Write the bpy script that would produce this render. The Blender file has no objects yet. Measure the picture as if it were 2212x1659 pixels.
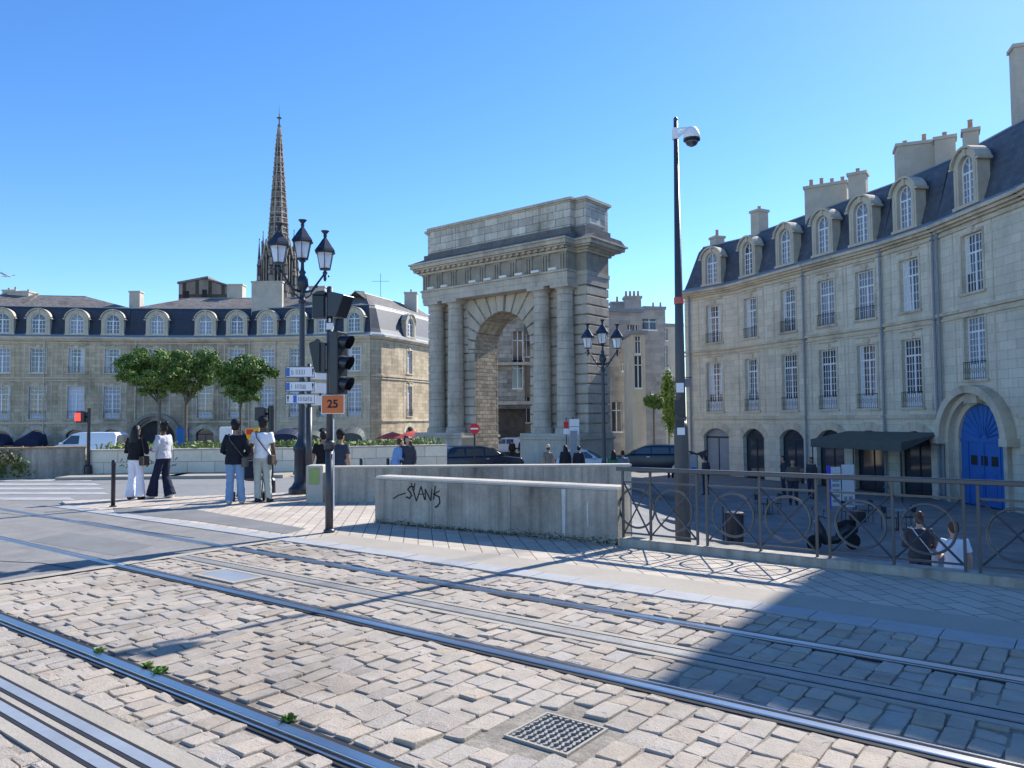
import bpy, bmesh, math, random
from mathutils import Vector, Matrix, noise
R = random.Random(7)
PI = math.pi
rad = math.radians
scene = bpy.context.scene
COL = scene.collection

# ------------------------------------------------------------------ surveying helpers
F = 1661.0; EYE = 1.75; TH = math.atan(76 / F); RO = 0.008
def ray(x, y):
    u = (x - 1106) / F; v = (829.5 - y) / F
    u2 = u * math.cos(RO) + v * math.sin(RO); v2 = -u * math.sin(RO) + v * math.cos(RO)
    return Vector((u2, math.cos(TH) - v2 * math.sin(TH), math.sin(TH) + v2 * math.cos(TH)))
def onz(x, y, z=0.0):
    r = ray(x, y); t = (z - EYE) / r.z
    return Vector((r.x * t, r.y * t, z))
def at(x, y, Y):
    r = ray(x, y); t = Y / r.y
    return Vector((r.x * t, Y, EYE + r.z * t))
TX = Vector((.792, -.611, 0)); TX.normalize(); NX = Vector((-TX.y, TX.x, 0))
def tn(t, n, z=0.0): return TX * t + NX * n + Vector((0, 0, z))
RAILANG = math.atan2(TX.y, TX.x)
def clamp(a, lo=0., hi=1.): return max(lo, min(hi, a))
def gz(x, y):
    n = x * NX.x + y * NX.y
    if n < 9.62: return -.045
    a = clamp((y - 26) / 32); b = clamp((x + 1) / 9) * clamp((n - 9.6) / .02)
    return -.045 - 2.455 * max(a, b)

# ------------------------------------------------------------------ mesh builder
class MB:
    def __init__(s): s.v = []; s.f = []; s.m = []; s.c = None
    def add(s, vs, fs, mi=0):
        o = len(s.v); s.v += [Vector(p) for p in vs]
        for f in fs: s.f.append([i + o for i in f]); s.m.append(mi)
        return s
    def quad(s, a, b, c, d, mi=0): return s.add([a, b, c, d], [(0, 1, 2, 3)], mi)
    def box(s, x0, x1, y0, y1, z0, z1, M=None, mi=0):
        vs = [Vector(p) for p in ((x0,y0,z0),(x1,y0,z0),(x1,y1,z0),(x0,y1,z0),(x0,y0,z1),(x1,y0,z1),(x1,y1,z1),(x0,y1,z1))]
        if M: vs = [M @ p for p in vs]
        return s.add(vs, [(3,2,1,0),(4,5,6,7),(0,1,5,4),(1,2,6,5),(2,3,7,6),(3,0,4,7)], mi)
    def prism(s, poly, f, d0, d1, mi=0):
        # poly: list of 2D (counter-clockwise), f(a,b,d)->point
        n = len(poly); vs = [f(a, b, d0) for a, b in poly] + [f(a, b, d1) for a, b in poly]
        fs = [tuple(range(n - 1, -1, -1)), tuple(range(n, 2 * n))] + [(i, (i+1) % n, n + (i+1) % n, n + i) for i in range(n)]
        return s.add(vs, fs, mi)
    def tube(s, pts, rs, n=8, cap=True, mi=0, flat=None):
        pts = [Vector(p) for p in pts]; rings = []
        if not isinstance(rs, list): rs = [rs] * len(pts)
        prev = None
        for i, p in enumerate(pts):
            d = (pts[min(i+1, len(pts)-1)] - pts[max(i-1, 0)])
            if d.length < 1e-9: d = Vector((0,0,1))
            d.normalize()
            if prev is None:
                a = Vector((1,0,0)) if abs(d.x) < .8 else Vector((0,1,0))
                a = (a - d * a.dot(d)).normalized()
            else:
                a = (prev - d * prev.dot(d)).normalized()
            prev = a; b = d.cross(a); r = rs[i]
            ra, rb = (r if isinstance(r, (tuple, list)) else (r, r))
            rings.append([p + a * ra * math.cos(2*PI*k/n) + b * rb * math.sin(2*PI*k/n) for k in range(n)])
        o = len(s.v); vs = [q for r in rings for q in r]; fs = []
        for i in range(len(pts)-1):
            for k in range(n):
                fs.append((i*n+k, i*n+(k+1)%n, (i+1)*n+(k+1)%n, (i+1)*n+k))
        if cap: fs += [tuple(range(n-1, -1, -1)), tuple((len(pts)-1)*n+k for k in range(n))]
        return s.add(vs, fs, mi)
    def lathe(s, prof, n=16, c=(0,0,0), mi=0, rot=0., sx=1., sy=1.):
        c = Vector(c); vs = []; fs = []
        for r, z in prof:
            for k in range(n):
                a = 2*PI*k/n + rot; vs.append(c + Vector((r*math.cos(a)*sx, r*math.sin(a)*sy, z)))
        for i in range(len(prof)-1):
            for k in range(n): fs.append((i*n+k, i*n+(k+1)%n, (i+1)*n+(k+1)%n, (i+1)*n+k))
        fs += [tuple(range(n-1, -1, -1)), tuple((len(prof)-1)*n+k for k in range(n))]
        return s.add(vs, fs, mi)
    def ball(s, c, r, n=12, M=None, mi=0):
        if not isinstance(r, (tuple, list)): r = (r, r, r)
        m = n // 2; vs = []; fs = []; c = Vector(c)
        for i in range(1, m):
            t = PI * i / m
            for k in range(n):
                a = 2*PI*k/n; p = Vector((r[0]*math.sin(t)*math.cos(a), r[1]*math.sin(t)*math.sin(a), r[2]*math.cos(t)))
                vs.append(c + (M @ p if M else p))
        top = Vector((0,0,r[2])); vs += [c + (M @ top if M else top), c - (M @ top if M else top)]
        T = (m-1)*n
        for i in range(m-2):
            for k in range(n): fs.append((i*n+k, (i+1)*n+k, (i+1)*n+(k+1)%n, i*n+(k+1)%n))
        for k in range(n):
            fs.append((T, k, (k+1)%n)); fs.append((T+1, (m-2)*n+(k+1)%n, (m-2)*n+k))
        return s.add(vs, fs, mi)
    def mesh(s, name, mats, smooth=False, recalc=True):
        me = bpy.data.meshes.new(name); me.from_pydata([tuple(p) for p in s.v], [], s.f); me.update()
        if recalc:
            b = bmesh.new(); b.from_mesh(me); bmesh.ops.recalc_face_normals(b, faces=b.faces); b.to_mesh(me); b.free()
        if not isinstance(mats, (list, tuple)): mats = [mats]
        for m in mats: me.materials.append(m)
        if len(mats) > 1:
            for p, i in zip(me.polygons, s.m): p.material_index = i
        uvs(me)
        if smooth:
            for p in me.polygons: p.use_smooth = True
        return me
def uvs(me):
    uv = me.uv_layers.new(name='UVMap').data
    for p in me.polygons:
        n = p.normal
        if abs(n.z) > .9: tx = Vector((1,0,0)); ty = Vector((0,1,0))
        else:
            tx = Vector((-n.y, n.x, 0)).normalized(); ty = Vector((0,0,1))
            if abs(n.z) > .15: ty = n.cross(tx) if n.cross(tx).z > 0 else -n.cross(tx)
        for li in p.loop_indices:
            co = me.vertices[me.loops[li].vertex_index].co
            uv[li].uv = (co.dot(tx), co.dot(ty))
def link(name, me, parent=None, loc=(0,0,0), rz=0.):
    o = bpy.data.objects.new(name, me); COL.objects.link(o)
    if parent: o.parent = parent
    o.location = loc; o.rotation_euler = (0,0,rz)
    return o
def obj(name, mb, mat, parent=None, loc=(0,0,0), rz=0., smooth=False, bevel=0, seg=1, recalc=True):
    o = link(name, mb.mesh(name, mat, smooth, recalc), parent, loc, rz)
    if bevel:
        m = o.modifiers.new('b', 'BEVEL'); m.width = bevel; m.segments = seg; m.limit_method = 'ANGLE'; m.angle_limit = rad(40)
    return o
def thing(name, label, cat, loc=(0,0,0), rz=0., group=None):
    o = bpy.data.objects.new(name, None); COL.objects.link(o); o.empty_display_size = .3
    o.location = loc; o.rotation_euler = (0,0,rz); o['label'] = label; o['category'] = cat
    if group: o['group'] = group
    return o
def tag(o, label, cat, group=None):
    o['label'] = label; o['category'] = cat
    if group: o['group'] = group
    return o
def struct(name, mb, mat, kind='structure', **k):
    o = obj(name, mb, mat, **k); o['kind'] = kind; return o
def dup(root, loc, rz, label):
    r = root.copy(); COL.objects.link(r); r.location = loc; r.rotation_euler = (0,0,rz); r['label'] = label
    for ch in list(root.children):
        c = ch.copy(); COL.objects.link(c); c.parent = r
        for g in ch.children:
            d = g.copy(); COL.objects.link(d); d.parent = c
    return r
CACHE = {}
def inst(name, key, make, mat, parent, loc=(0,0,0), rz=0., smooth=False):
    if key not in CACHE: CACHE[key] = make().mesh(name, mat, smooth)
    return link(name, CACHE[key], parent, loc, rz)
def bake(o):
    dg = bpy.context.evaluated_depsgraph_get(); dg.update()
    me = bpy.data.meshes.new_from_object(o.evaluated_get(dg)); return me

# ------------------------------------------------------------------ materials
def mat(name, col, rough=.8, var=.12, scale=3., bump=0., bscale=30., metal=0., brick=None, rot=0., stain=0., spec=.3, vcol=False, col2=None, streak=0.):
    m = bpy.data.materials.new(name); m.use_nodes = True; nt = m.node_tree; N = nt.nodes; L = nt.links
    bs = N['Principled BSDF']; bs.inputs['Roughness'].default_value = rough; bs.inputs['Metallic'].default_value = metal
    bs.inputs['Specular IOR Level'].default_value = spec
    geo = N.new('ShaderNodeTexCoord'); cur = None
    base = N.new('ShaderNodeRGB'); base.outputs[0].default_value = (*col, 1); cur = base.outputs[0]
    def mix(kind, a, b, fac):
        x = N.new('ShaderNodeMix'); x.data_type = 'RGBA'; x.blend_type = kind
        if isinstance(fac, float): x.inputs[0].default_value = fac
        else: L.new(fac, x.inputs[0])
        L.new(a, x.inputs[6])
        if isinstance(b, tuple): x.inputs[7].default_value = b
        else: L.new(b, x.inputs[7])
        return x.outputs[2]
    def ramp(src, a, b, lo=0., hi=1.):
        r = N.new('ShaderNodeMapRange'); r.inputs[1].default_value = a; r.inputs[2].default_value = b
        r.inputs[3].default_value = lo; r.inputs[4].default_value = hi; L.new(src, r.inputs[0]); return r.outputs[0]
    def noi(sc, det=5., vec=None, rg=.6):
        n = N.new('ShaderNodeTexNoise'); n.inputs['Scale'].default_value = sc; n.inputs['Detail'].default_value = det
        n.inputs['Roughness'].default_value = rg
        L.new(vec if vec else geo.outputs['Object'], n.inputs['Vector']); return n.outputs['Fac']
    hgt = None
    if brick:
        bw, bh, mort, dark, off = brick
        mp = N.new('ShaderNodeMapping'); mp.inputs['Rotation'].default_value = (0,0,rot); L.new(geo.outputs['UV'], mp.inputs['Vector'])
        b = N.new('ShaderNodeTexBrick'); b.inputs['Scale'].default_value = 1.; b.inputs['Brick Width'].default_value = bw
        b.inputs['Row Height'].default_value = bh; b.inputs['Mortar Size'].default_value = mort; b.offset = off
        b.inputs['Mortar Smooth'].default_value = .2; b.inputs['Bias'].default_value = 0.
        b.inputs['Color1'].default_value = (1-var*1.6,)*3 + (1,); b.inputs['Color2'].default_value = (1+var*1.0,)*3 + (1,)
        b.inputs['Mortar'].default_value = (dark, dark, dark, 1); L.new(mp.outputs[0], b.inputs['Vector'])
        cur = mix('MULTIPLY', cur, b.outputs['Color'], 1.); hgt = b.outputs['Fac']
    if var: 
        v = ramp(noi(scale), .25, .75, 1-var*1.5, 1+var*1.2)
        cmb = N.new('ShaderNodeCombineColor'); [L.new(v, cmb.inputs[i]) for i in range(3)]
        cur = mix('MULTIPLY', cur, cmb.outputs[0], 1.)
        v2 = ramp(noi(scale*9., 8.), .2, .8, 1-var*.9, 1+var*.8)
        cmb2 = N.new('ShaderNodeCombineColor'); [L.new(v2, cmb2.inputs[i]) for i in range(3)]
        cur = mix('MULTIPLY', cur, cmb2.outputs[0], 1.)
    if col2: cur = mix('MIX', cur, (*col2, 1), ramp(noi(scale*.6), .5, .62))
    if stain:
        mp = N.new('ShaderNodeMapping'); mp.inputs['Scale'].default_value = (.5, .5, .35); L.new(geo.outputs['Object'], mp.inputs['Vector'])
        cur = mix('MULTIPLY', cur, (.36, .34, .32, 1), ramp(noi(1.0, 8., mp.outputs[0], .68), .5, .72, 0, stain))
    if streak:
        mp = N.new('ShaderNodeMapping'); mp.inputs['Scale'].default_value = (6, 6, .25); L.new(geo.outputs['Object'], mp.inputs['Vector'])
        cur = mix('MULTIPLY', cur, (.4, .4, .4, 1), ramp(noi(1.2, 6., mp.outputs[0]), .45, .75, 0, streak))
    if vcol:
        a = N.new('ShaderNodeAttribute'); a.attribute_name = 'tint'; cur = mix('MULTIPLY', cur, a.outputs['Color'], 1.)
    L.new(cur, bs.inputs['Base Color'])
    if bump or hgt:
        bp = N.new('ShaderNodeBump'); bp.inputs['Strength'].default_value = bump if bump else .3; bp.inputs['Distance'].default_value = .02
        h = noi(bscale, 8., None, .65)
        if hgt:
            mt = N.new('ShaderNodeMath'); mt.operation = 'MULTIPLY_ADD'; L.new(hgt, mt.inputs[0]); mt.inputs[1].default_value = -1.2; L.new(h, mt.inputs[2]); h = mt.outputs[0]
        L.new(h, bp.inputs['Height']); L.new(bp.outputs[0], bs.inputs['Normal'])
    return m
M = {}
M['stone_l'] = mat('weathered facade stone', (.60,.485,.325), .9, .12, .5, .25, 12, brick=(1.1,.42,.012,.45,.5), stain=.7, streak=.55)
M['stone_l2'] = mat('sooty facade stone', (.49,.395,.27), .9, .14, .5, .25, 12, brick=(1.1,.42,.012,.45,.5), stain=.8, streak=.6)
M['stone_l3'] = mat('cleaned facade stone', (.66,.55,.38), .9, .09, .5, .25, 12, brick=(1.1,.42,.012,.5,.5), stain=.5, streak=.45)
M['stone_r'] = mat('pale facade stone', (.70,.64,.515), .9, .06, .5, .25, 12, brick=(1.1,.42,.01,.6,.5), stain=.4, streak=.2)
M['trim'] = mat('moulded stone', (.62,.54,.42), .9, .14, 1.2, .25, 12, stain=.75)
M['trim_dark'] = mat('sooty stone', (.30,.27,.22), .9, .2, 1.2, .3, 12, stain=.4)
M['dorm'] = mat('dormer stone', (.56,.50,.39), .9, .12, 1.2, .2, 12, stain=.4)
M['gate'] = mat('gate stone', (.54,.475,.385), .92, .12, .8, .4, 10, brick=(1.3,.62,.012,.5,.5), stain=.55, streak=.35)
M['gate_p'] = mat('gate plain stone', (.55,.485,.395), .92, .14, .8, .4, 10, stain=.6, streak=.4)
M['gate_in'] = mat('gate rubble reveal', (.52,.44,.33), .95, .2, 2, .9, 6, brick=(.55,.27,.02,.5,.5), stain=.5)
M['attic'] = mat('attic ashlar', (.62,.565,.47), .92, .14, 1, .4, 10, brick=(1.2,.5,.018,.35,.5), stain=.5, streak=.4)
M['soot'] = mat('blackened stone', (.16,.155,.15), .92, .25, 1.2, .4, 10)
M['pale'] = mat('ledge stone painted sunlit', (.78,.76,.72), .9, .08, 2)  # near-white colour paints sunlight onto the narrow frieze ledges
M['slate'] = mat('slate roof', (.035,.045,.065), .55, .12, 1.5, .15, 20, brick=(.3,.22,.01,.7,.5), spec=.5)
M['slate_up'] = mat('weathered slate', (.19,.17,.155), .8, .2, 1.0, .2, 20, brick=(.3,.22,.01,.6,.5), stain=.4)
M['zinc'] = mat('zinc sheet', (.25,.28,.32), .5, .1, 2, spec=.5)
M['render'] = mat('chimney render', (.50,.455,.38), .9, .1, 1.2, .2, 14, stain=.3)
M['pot'] = mat('terracotta', (.45,.27,.2), .8, .12, 4)
M['white'] = mat('white window paint', (.80,.82,.84), .5, .03, 5)
M['slate_r'] = mat('slate roof with painted haze', (.085,.10,.125), .6, .14, 1.5, .15, 20, brick=(.3,.22,.01,.7,.5), spec=.5, stain=.4)  # lighter copy of the slate, flare haze mixed into its colour
M['dull'] = mat('dull ground steel', (.30,.29,.27), .6, .15, 6, .3, 60, metal=.4)
M['glass'] = mat('window glass', (.035,.045,.06), .06, .0, spec=.9)
M['curtain'] = mat('curtained glass', (.20,.24,.30), .25, .1, 2, spec=.7)
M['shut'] = mat('white roller blind', (.62,.64,.67), .6, .05, 3)
M['iron'] = mat('black ironwork', (.02,.024,.03), .45, .05, 5, spec=.5)
M['railp'] = mat('railing paint', (.055,.06,.07), .33, .1, 6, spec=.6)
M['post'] = mat('dark blue post paint', (.018,.026,.045), .35, .08, 5, spec=.5)
M['greypost'] = mat('grey post paint', (.045,.05,.06), .4, .1, 5, spec=.5, bump=.1)
M['sig'] = mat('signal housing', (.012,.016,.025), .35, .05, 5, spec=.5)
M['asph'] = mat('asphalt', (.235,.235,.235), .92, .16, .5, .5, 60, stain=.35, streak=0)
M['asph_near'] = mat('tram lane asphalt', (.27,.262,.25), .92, .15, 1.6, .9, 90, stain=.4)
M['asph_dark'] = mat('dark asphalt band', (.20,.20,.20), .92, .12, 1.2, .6, 90)
M['sq'] = mat('square paving', (.24,.235,.23), .9, .1, .4, .3, 30, brick=(.8,.8,.01,.6,.0))
M['plaza'] = mat('pavement bricks', (.50,.435,.36), .88, .09, 1.0, .5, 50, brick=(.42,.21,.007,.26,.5), rot=rad(83), stain=.12)
M['flat'] = mat('smooth concrete band', (.37,.33,.275), .88, .08, 2, .3, 40, stain=.15)
M['kerb'] = mat('pale granite kerb', (.36,.36,.36), .8, .08, 4, .3, 60)
M['cob'] = mat('cobble granite', (.405,.35,.29), .85, .10, 5, .5, 70, vcol=True, stain=.6)
M['joint'] = mat('joint sand', (.27,.24,.20), .97, .3, 6, .6, 40)
M['rail'] = mat('polished rail steel', (.50,.49,.48), .30, .05, 5, metal=1.)
M['railside'] = mat('rusty rail steel', (.06,.05,.045), .6, .2, 8, metal=.5)
M['groove'] = mat('rubber rail bed', (.025,.025,.028), .8, .1, 8)
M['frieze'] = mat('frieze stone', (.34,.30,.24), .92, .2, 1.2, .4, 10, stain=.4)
M['conc'] = mat('raw concrete', (.42,.385,.325), .88, .18, 1.6, .6, 40, stain=.8, streak=.8)
M['conc_top'] = mat('concrete', (.50,.46,.39), .88, .10, 1.5, .3, 40, stain=.3)
M['wallb'] = mat('limestone planter blocks', (.80,.72,.57), .88, .08, 1, .3, 30, brick=(.9,.42,.012,.5,.5), stain=.3)
M['wood'] = mat('brown rust coping', (.33,.23,.14), .85, .2, 3)
M['leaf'] = mat('leaves', (.13,.21,.045), .6, .35, 3.0, spec=.3)
M['leaf2'] = mat('dry foliage', (.22,.19,.09), .7, .4, 3)
M['grass'] = mat('grass', (.24,.30,.10), .7, .35, 4)
M['bark'] = mat('bark', (.16,.14,.11), .9, .3, 6, .5, 30)
M['orange'] = mat('orange sign', (.62,.17,.055), .5, .04, 3)
M['signw'] = mat('white sign', (.72,.74,.78), .4, .03, 3, spec=.5)
M['signb'] = mat('blue sign', (.05,.14,.5), .4, .03, 3)
M['signr'] = mat('red sign', (.6,.02,.03), .4, .03, 3)
M['ink'] = mat('black lettering', (.012,.014,.018), .6, .0)
M['blue_door'] = mat('blue door paint', (.035,.15,.46), .45, .08, 2)
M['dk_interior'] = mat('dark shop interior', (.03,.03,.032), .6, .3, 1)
M['awn_n'] = mat('navy canvas', (.015,.025,.06), .7, .1, 3)
M['awn_g'] = mat('grey canvas', (.10,.11,.10), .7, .1, 3)
M['awn_r'] = mat('red canvas', (.55,.08,.06), .7, .1, 3)
M['spire'] = mat('spire stone', (.27,.24,.21), .9, .25, .25, .5, 3, brick=(2.2,3.2,.35,.25,.5), stain=.4)
M['spire_p'] = mat('spire ribs', (.46,.40,.34), .9, .25, .2, .5, 3)
M['dkwin'] = mat('dark opening', (.02,.02,.022), .8, 0)
M['tyre'] = mat('tyre', (.02,.02,.02), .8, .1, 5)
M['chrome'] = mat('wheel alloy', (.5,.5,.52), .3, .05, 4, metal=.8)
M['plant_bright'] = mat('green leaves bright', (.14,.25,.05), .6, .35, 4)  # brighter leaf green for the small weeds
def emis(name, col, s):
    m = mat(name, col, .4, 0.); b = m.node_tree.nodes['Principled BSDF']
    b.inputs['Emission Color'].default_value = (*col, 1); b.inputs['Emission Strength'].default_value = s; return m
M['redlamp'] = emis('lit red signal', (1., .03, .02), 2.5)
def plain(name, col, rough=.6, spec=.3, bump=0., var=.08): return mat(name, col, rough, var, 6, bump, 40, spec=spec)
M['lampglass'] = mat('lantern glass', (.85,.88,.92), .12, .04, 4, spec=.8)
_lg = M['lampglass'].node_tree.nodes['Principled BSDF']; _lg.inputs['Transmission Weight'].default_value = .35; _lg.inputs['IOR'].default_value = 1.1

# ------------------------------------------------------------------ world, sun, camera
SAZ, SEL = math.atan2(.70, .71), rad(38)        # sun azimuth from +Y towards +X
w = bpy.data.worlds.new('World'); scene.world = w; w.use_nodes = True
nt = w.node_tree; sky = nt.nodes.new('ShaderNodeTexSky'); sky.sky_type = 'NISHITA'; sky.sun_disc = False
sky.sun_elevation = SEL; sky.sun_rotation = SAZ; sky.air_density = .85; sky.dust_density = .1; sky.ozone_density = 3.5; sky.altitude = 0
bg = nt.nodes['Background']; hs = nt.nodes.new('ShaderNodeHueSaturation'); hs.inputs['Saturation'].default_value = 1.22; hs.inputs['Hue'].default_value = .505; nt.links.new(sky.outputs[0], hs.inputs['Color']); nt.links.new(hs.outputs[0], bg.inputs[0]); bg.inputs[1].default_value = .15
sd = bpy.data.lights.new('sun', 'SUN'); sd.energy = 4.9; sd.angle = rad(.5); sd.color = (1., .95, .87)
so = bpy.data.objects.new('sun', sd); COL.objects.link(so)
sdir = Vector((math.sin(SAZ)*math.cos(SEL), math.cos(SAZ)*math.cos(SEL), math.sin(SEL)))
so.rotation_euler = sdir.to_track_quat('Z', 'Y').to_euler(); so.location = (20, 0, 40)
cd = bpy.data.cameras.new('camera'); cam = bpy.data.objects.new('camera', cd); COL.objects.link(cam); scene.camera = cam
cd.sensor_width = 36; cd.lens = F / 2212 * 36; cd.clip_end = 3000; cd.clip_start = .05
Fv = Vector((0, math.cos(TH), math.sin(TH))); r0 = Vector((1,0,0)); u0 = Vector((0, -math.sin(TH), math.cos(TH)))
rv = r0*math.cos(RO) - u0*math.sin(RO); uv_ = r0*math.sin(RO) + u0*math.cos(RO)
cam.matrix_world = Matrix(((rv.x, uv_.x, -Fv.x, 0), (rv.y, uv_.y, -Fv.y, 0), (rv.z, uv_.z, -Fv.z, EYE), (0,0,0,1)))
scene.view_settings.view_transform = 'Standard'; scene.view_settings.look = 'None'; scene.view_settings.exposure = .74
scene.view_settings.gamma = 1.
def rotv_(d): return Vector((-d.y, d.x, 0))
# ================================================================== GROUND
def terrain():
    Ts = [-300,-220,-160,-120] + [-100+2.5*i for i in range(44)] + [14,20,30,45,70,120,200,300]
    Ns = [-60,-30,-12,0,6.5,9.61,9.63] + [10+1.5*i for i in range(50)] + [86,92,100,112,130,160,220,320,460]
    road = MB(); sq = MB()
    P = [[None]*len(Ns) for _ in Ts]
    for i, t in enumerate(Ts):
        for j, n in enumerate(Ns):
            p = tn(t, n); p.z = gz(p.x, p.y); P[i][j] = p
    for i in range(len(Ts)-1):
        for j in range(len(Ns)-1):
            q = [P[i][j], P[i+1][j], P[i+1][j+1], P[i][j+1]]; c = sum(q, Vector())/4
            (road if (c.y < 40 and c.x < 6) or Ns[j] < 9 else sq).quad(*q)
    struct('road', road, M['asph']); struct('square', sq, M['sq'])
terrain()
def strip(name, n0, n1, t0, t1, z, m, kind='structure', dz=None, step=None):
    b = MB()
    if dz: b.box(t0, t1, n0, n1, z-dz, z)
    else: b.quad((t0,n0,z),(t1,n0,z),(t1,n1,z),(t0,n1,z))
    return struct(name, b, m, kind=kind, rz=RAILANG)
strip('mortar_bed', -8, 6.92, -9.72, 30, -.013, M['joint'])
strip('tram_lane_asphalt', -8, 6.92, -60, -9.75, 0., M['asph_near'])
strip('stone_threshold', 1, 6.92, -9.76, -9.60, .004, M['flat'])
_k = MB()
for _i in range(95): _k.box(-17.6+.5*_i, -17.6+.5*_i+.492, 6.90, 7.20, -.048, .012+R.uniform(-.002,.002))
struct('kerb_strip', _k, M['kerb'], rz=RAILANG)
_s = MB()
for _p in ([(0,1108),(200,1128),(380,1160),(490,1184)], [(0,1212),(90,1216),(160,1228)], [(120,1120),(300,1146),(420,1162)]):
    for _a, _b in zip(_p[:-1], _p[1:]):
        _q0, _q1 = onz(*_a, .003), onz(*_b, .003); _n = rotv_((_q1-_q0).normalized())*.012; _s.quad(_q0-_n, _q1-_n, _q1+_n, _q0+_n)
struct('asphalt_seams', _s, M['groove'], recalc=False)
_s = MB(); _s.add([onz(x,y,.0025) for x,y in ((150,1150),(330,1178),(250,1200),(60,1168))], [(0,1,2,3)])
struct('asphalt_repairs', _s, M['asph_dark'])
strip('concrete_band', 7.21, 7.80, -9.4, 30, .004, M['flat'], dz=.05)
pv = MB(); pl = [tn(-17.4,7.21), tn(30,7.21), tn(30,9.40), tn(-9.3,9.40), Vector((-2.0,16.55,0)), Vector((-4.6,19.3,0)), Vector((-10.1,17.3,0))]
for p in pl: p.z = 0
pv.prism([(p.x,p.y) for p in pl], lambda a,b,d: Vector((a,b,d)), -.05, 0.)
struct('pavement', pv, M['plaza'])
b = MB(); b.add([onz(x,y,.004) for x,y in ((244,1097),(420,1100),(662,1142),(617,1153),(430,1126),(248,1107))], [(0,1,2,3,4,5)])
struct('asphalt_patch', b, M['asph_dark'])
b = MB()
for i, (x0,x1,y0,y1) in enumerate([(-60,190,1036,1039.5),(-60,205,1044,1048),(-60,215,1053,1057.5),(-60,225,1063,1068),(-60,150,1074,1080)]):
    b.add([onz(x0,y0,-.038), onz(x1,y0,-.038), onz(x1+14,y1,-.038), onz(x0,y1,-.038)], [(0,1,2,3)])
struct('crossing_stripes', b, mat('worn road paint', (.38,.38,.38), .8, .15, 3, stain=.5))

# cobbles -----------------------------------------------------------
HOLES = []
gp = onz(1202,1581); GT = gp.dot(TX); GN = gp.dot(NX); HOLES.append((GT-.215,GT+.215,GN-.215,GN+.215))
cp = onz(497,1243); CT = cp.dot(TX); CN = cp.dot(NX); HOLES.append((CT-.42,CT+.42,CN-.24,CN+.24))
NA, NB, NC = 2.73, 4.58, 6.14; NAP, NCH = 5.36, 1.99
def cobbles():
    zones = [(-.6, NCH-.25), (NCH+.25, NA-.10), (NA+.11, NB-.11), (NB+.10, NAP-.17), (NAP+.17, NC-.10), (NC+.11, 6.88)]
    vs = []; fs = []; tint = []
    for z0, z1 in zones:
        t = -9.58; row = 0
        while t < 6.5:
            wr = R.uniform(.135, .18); n = z0 - (R.uniform(0, .22)); row += 1
            while n < z1:
                ln = R.uniform(.18, .29) ; a, b_ = max(n, z0), min(n+ln, z1); n += ln
                if b_ - a < .07: continue
                if any(t+wr > h[0] and t < h[1] and b_ > h[2] and a < h[3] for h in HOLES): continue
                g = R.uniform(.003, .009); x0, x1, y0, y1 = t+g, t+wr-g, a+g, b_-g
                cx, cy = (x0+x1)/2, (y0+y1)/2; hx, hy = (x1-x0)/2, (y1-y0)/2
                h = R.gauss(0, .0045); tx, ty = R.gauss(-.015, .04), R.gauss(0, .03)
                c = .20 * min(hx, hy) * R.uniform(.5, 1.1)
                out = [(-hx, -hy+c), (-hx+c, -hy), (hx-c, -hy), (hx, -hy+c), (hx, hy-c), (hx-c, hy), (-hx+c, hy), (-hx, hy-c)]
                out = [(u*R.uniform(.94,1.04), v*R.uniform(.95,1.03)) for u, v in out]
                rot = R.gauss(0, .03); o = len(vs)
                for sc, zz in ((1.01, -.045), (1., -.010), (.985, -.0035), (.94, .000), (.5, .0015)):
                    for u, v in out:
                        u2, v2 = (u*math.cos(rot)-v*math.sin(rot))*sc, (u*math.sin(rot)+v*math.cos(rot))*sc
                        vs.append((cx+u2, cy+v2, zz + (h + tx*u2 + ty*v2 if zz > -.04 else 0) + R.gauss(0,.0012)))
                for r_ in range(4):
                    for k in range(8): fs.append((o+r_*8+k, o+r_*8+(k+1)%8, o+(r_+1)*8+(k+1)%8, o+(r_+1)*8+k))
                fs.append(tuple(o+32+k for k in range(8)))
                v = R.gauss(1., .05); wm = R.gauss(0, .018); col = (clamp(v+wm,.6,1.3), clamp(v,.6,1.3), clamp(v-wm*1.5,.6,1.3), 1)
                tint += [col]*40
            t += wr
    me = bpy.data.meshes.new('cobblestones'); me.from_pydata(vs, [], fs); me.update(); uvs(me)
    ca = me.color_attributes.new('tint', 'FLOAT_COLOR', 'POINT')
    for i, c in enumerate(tint): ca.data[i].color = c
    me.materials.append(M['cob'])
    for p in me.polygons: p.use_smooth = False
    o = link('cobblestones', me, rz=RAILANG); o['kind'] = 'structure'
cobbles()

# rails -------------------------------------------------------------
def tram_rail(n, side, label):
    # side=+1: groove on far (larger N) side
    t = thing('tram_rail', label, 'tram rail', (0,0,0), RAILANG, 'grooved tram rails in the street')
    T0, T1 = -60, 30
    def bx(a, b_, z0, z1):
        m = MB(); y0, y1 = sorted((n + side*a, n + side*b_)); m.box(T0, T1, y0, y1, z0, z1); return m
    obj('rail_head', bx(-.045, .03, -.05, .0075), M['rail'], t, bevel=.006, seg=2)
    obj('groove', bx(.031, .068, -.05, -.022), M['groove'], t)
    obj('rail_lip', bx(.069, .086, -.05, .005), M['rail'], t)
    g = bx(-.092, -.046, -.05, -.004); y0, y1 = sorted((n + side*.087, n + side*.115)); g.box(T0, T1, y0, y1, -.05, -.003)
    obj('rubber_bed', g, M['groove'], t)
tram_rail(NA, -1, 'broad shiny rail nearest the camera, with weeds in its gap')
tram_rail(NB, 1, 'middle rail of the three, running past the small iron grating')
tram_rail(NC, -1, 'farthest of the grooved rails, nearest the brick pavement')
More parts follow.
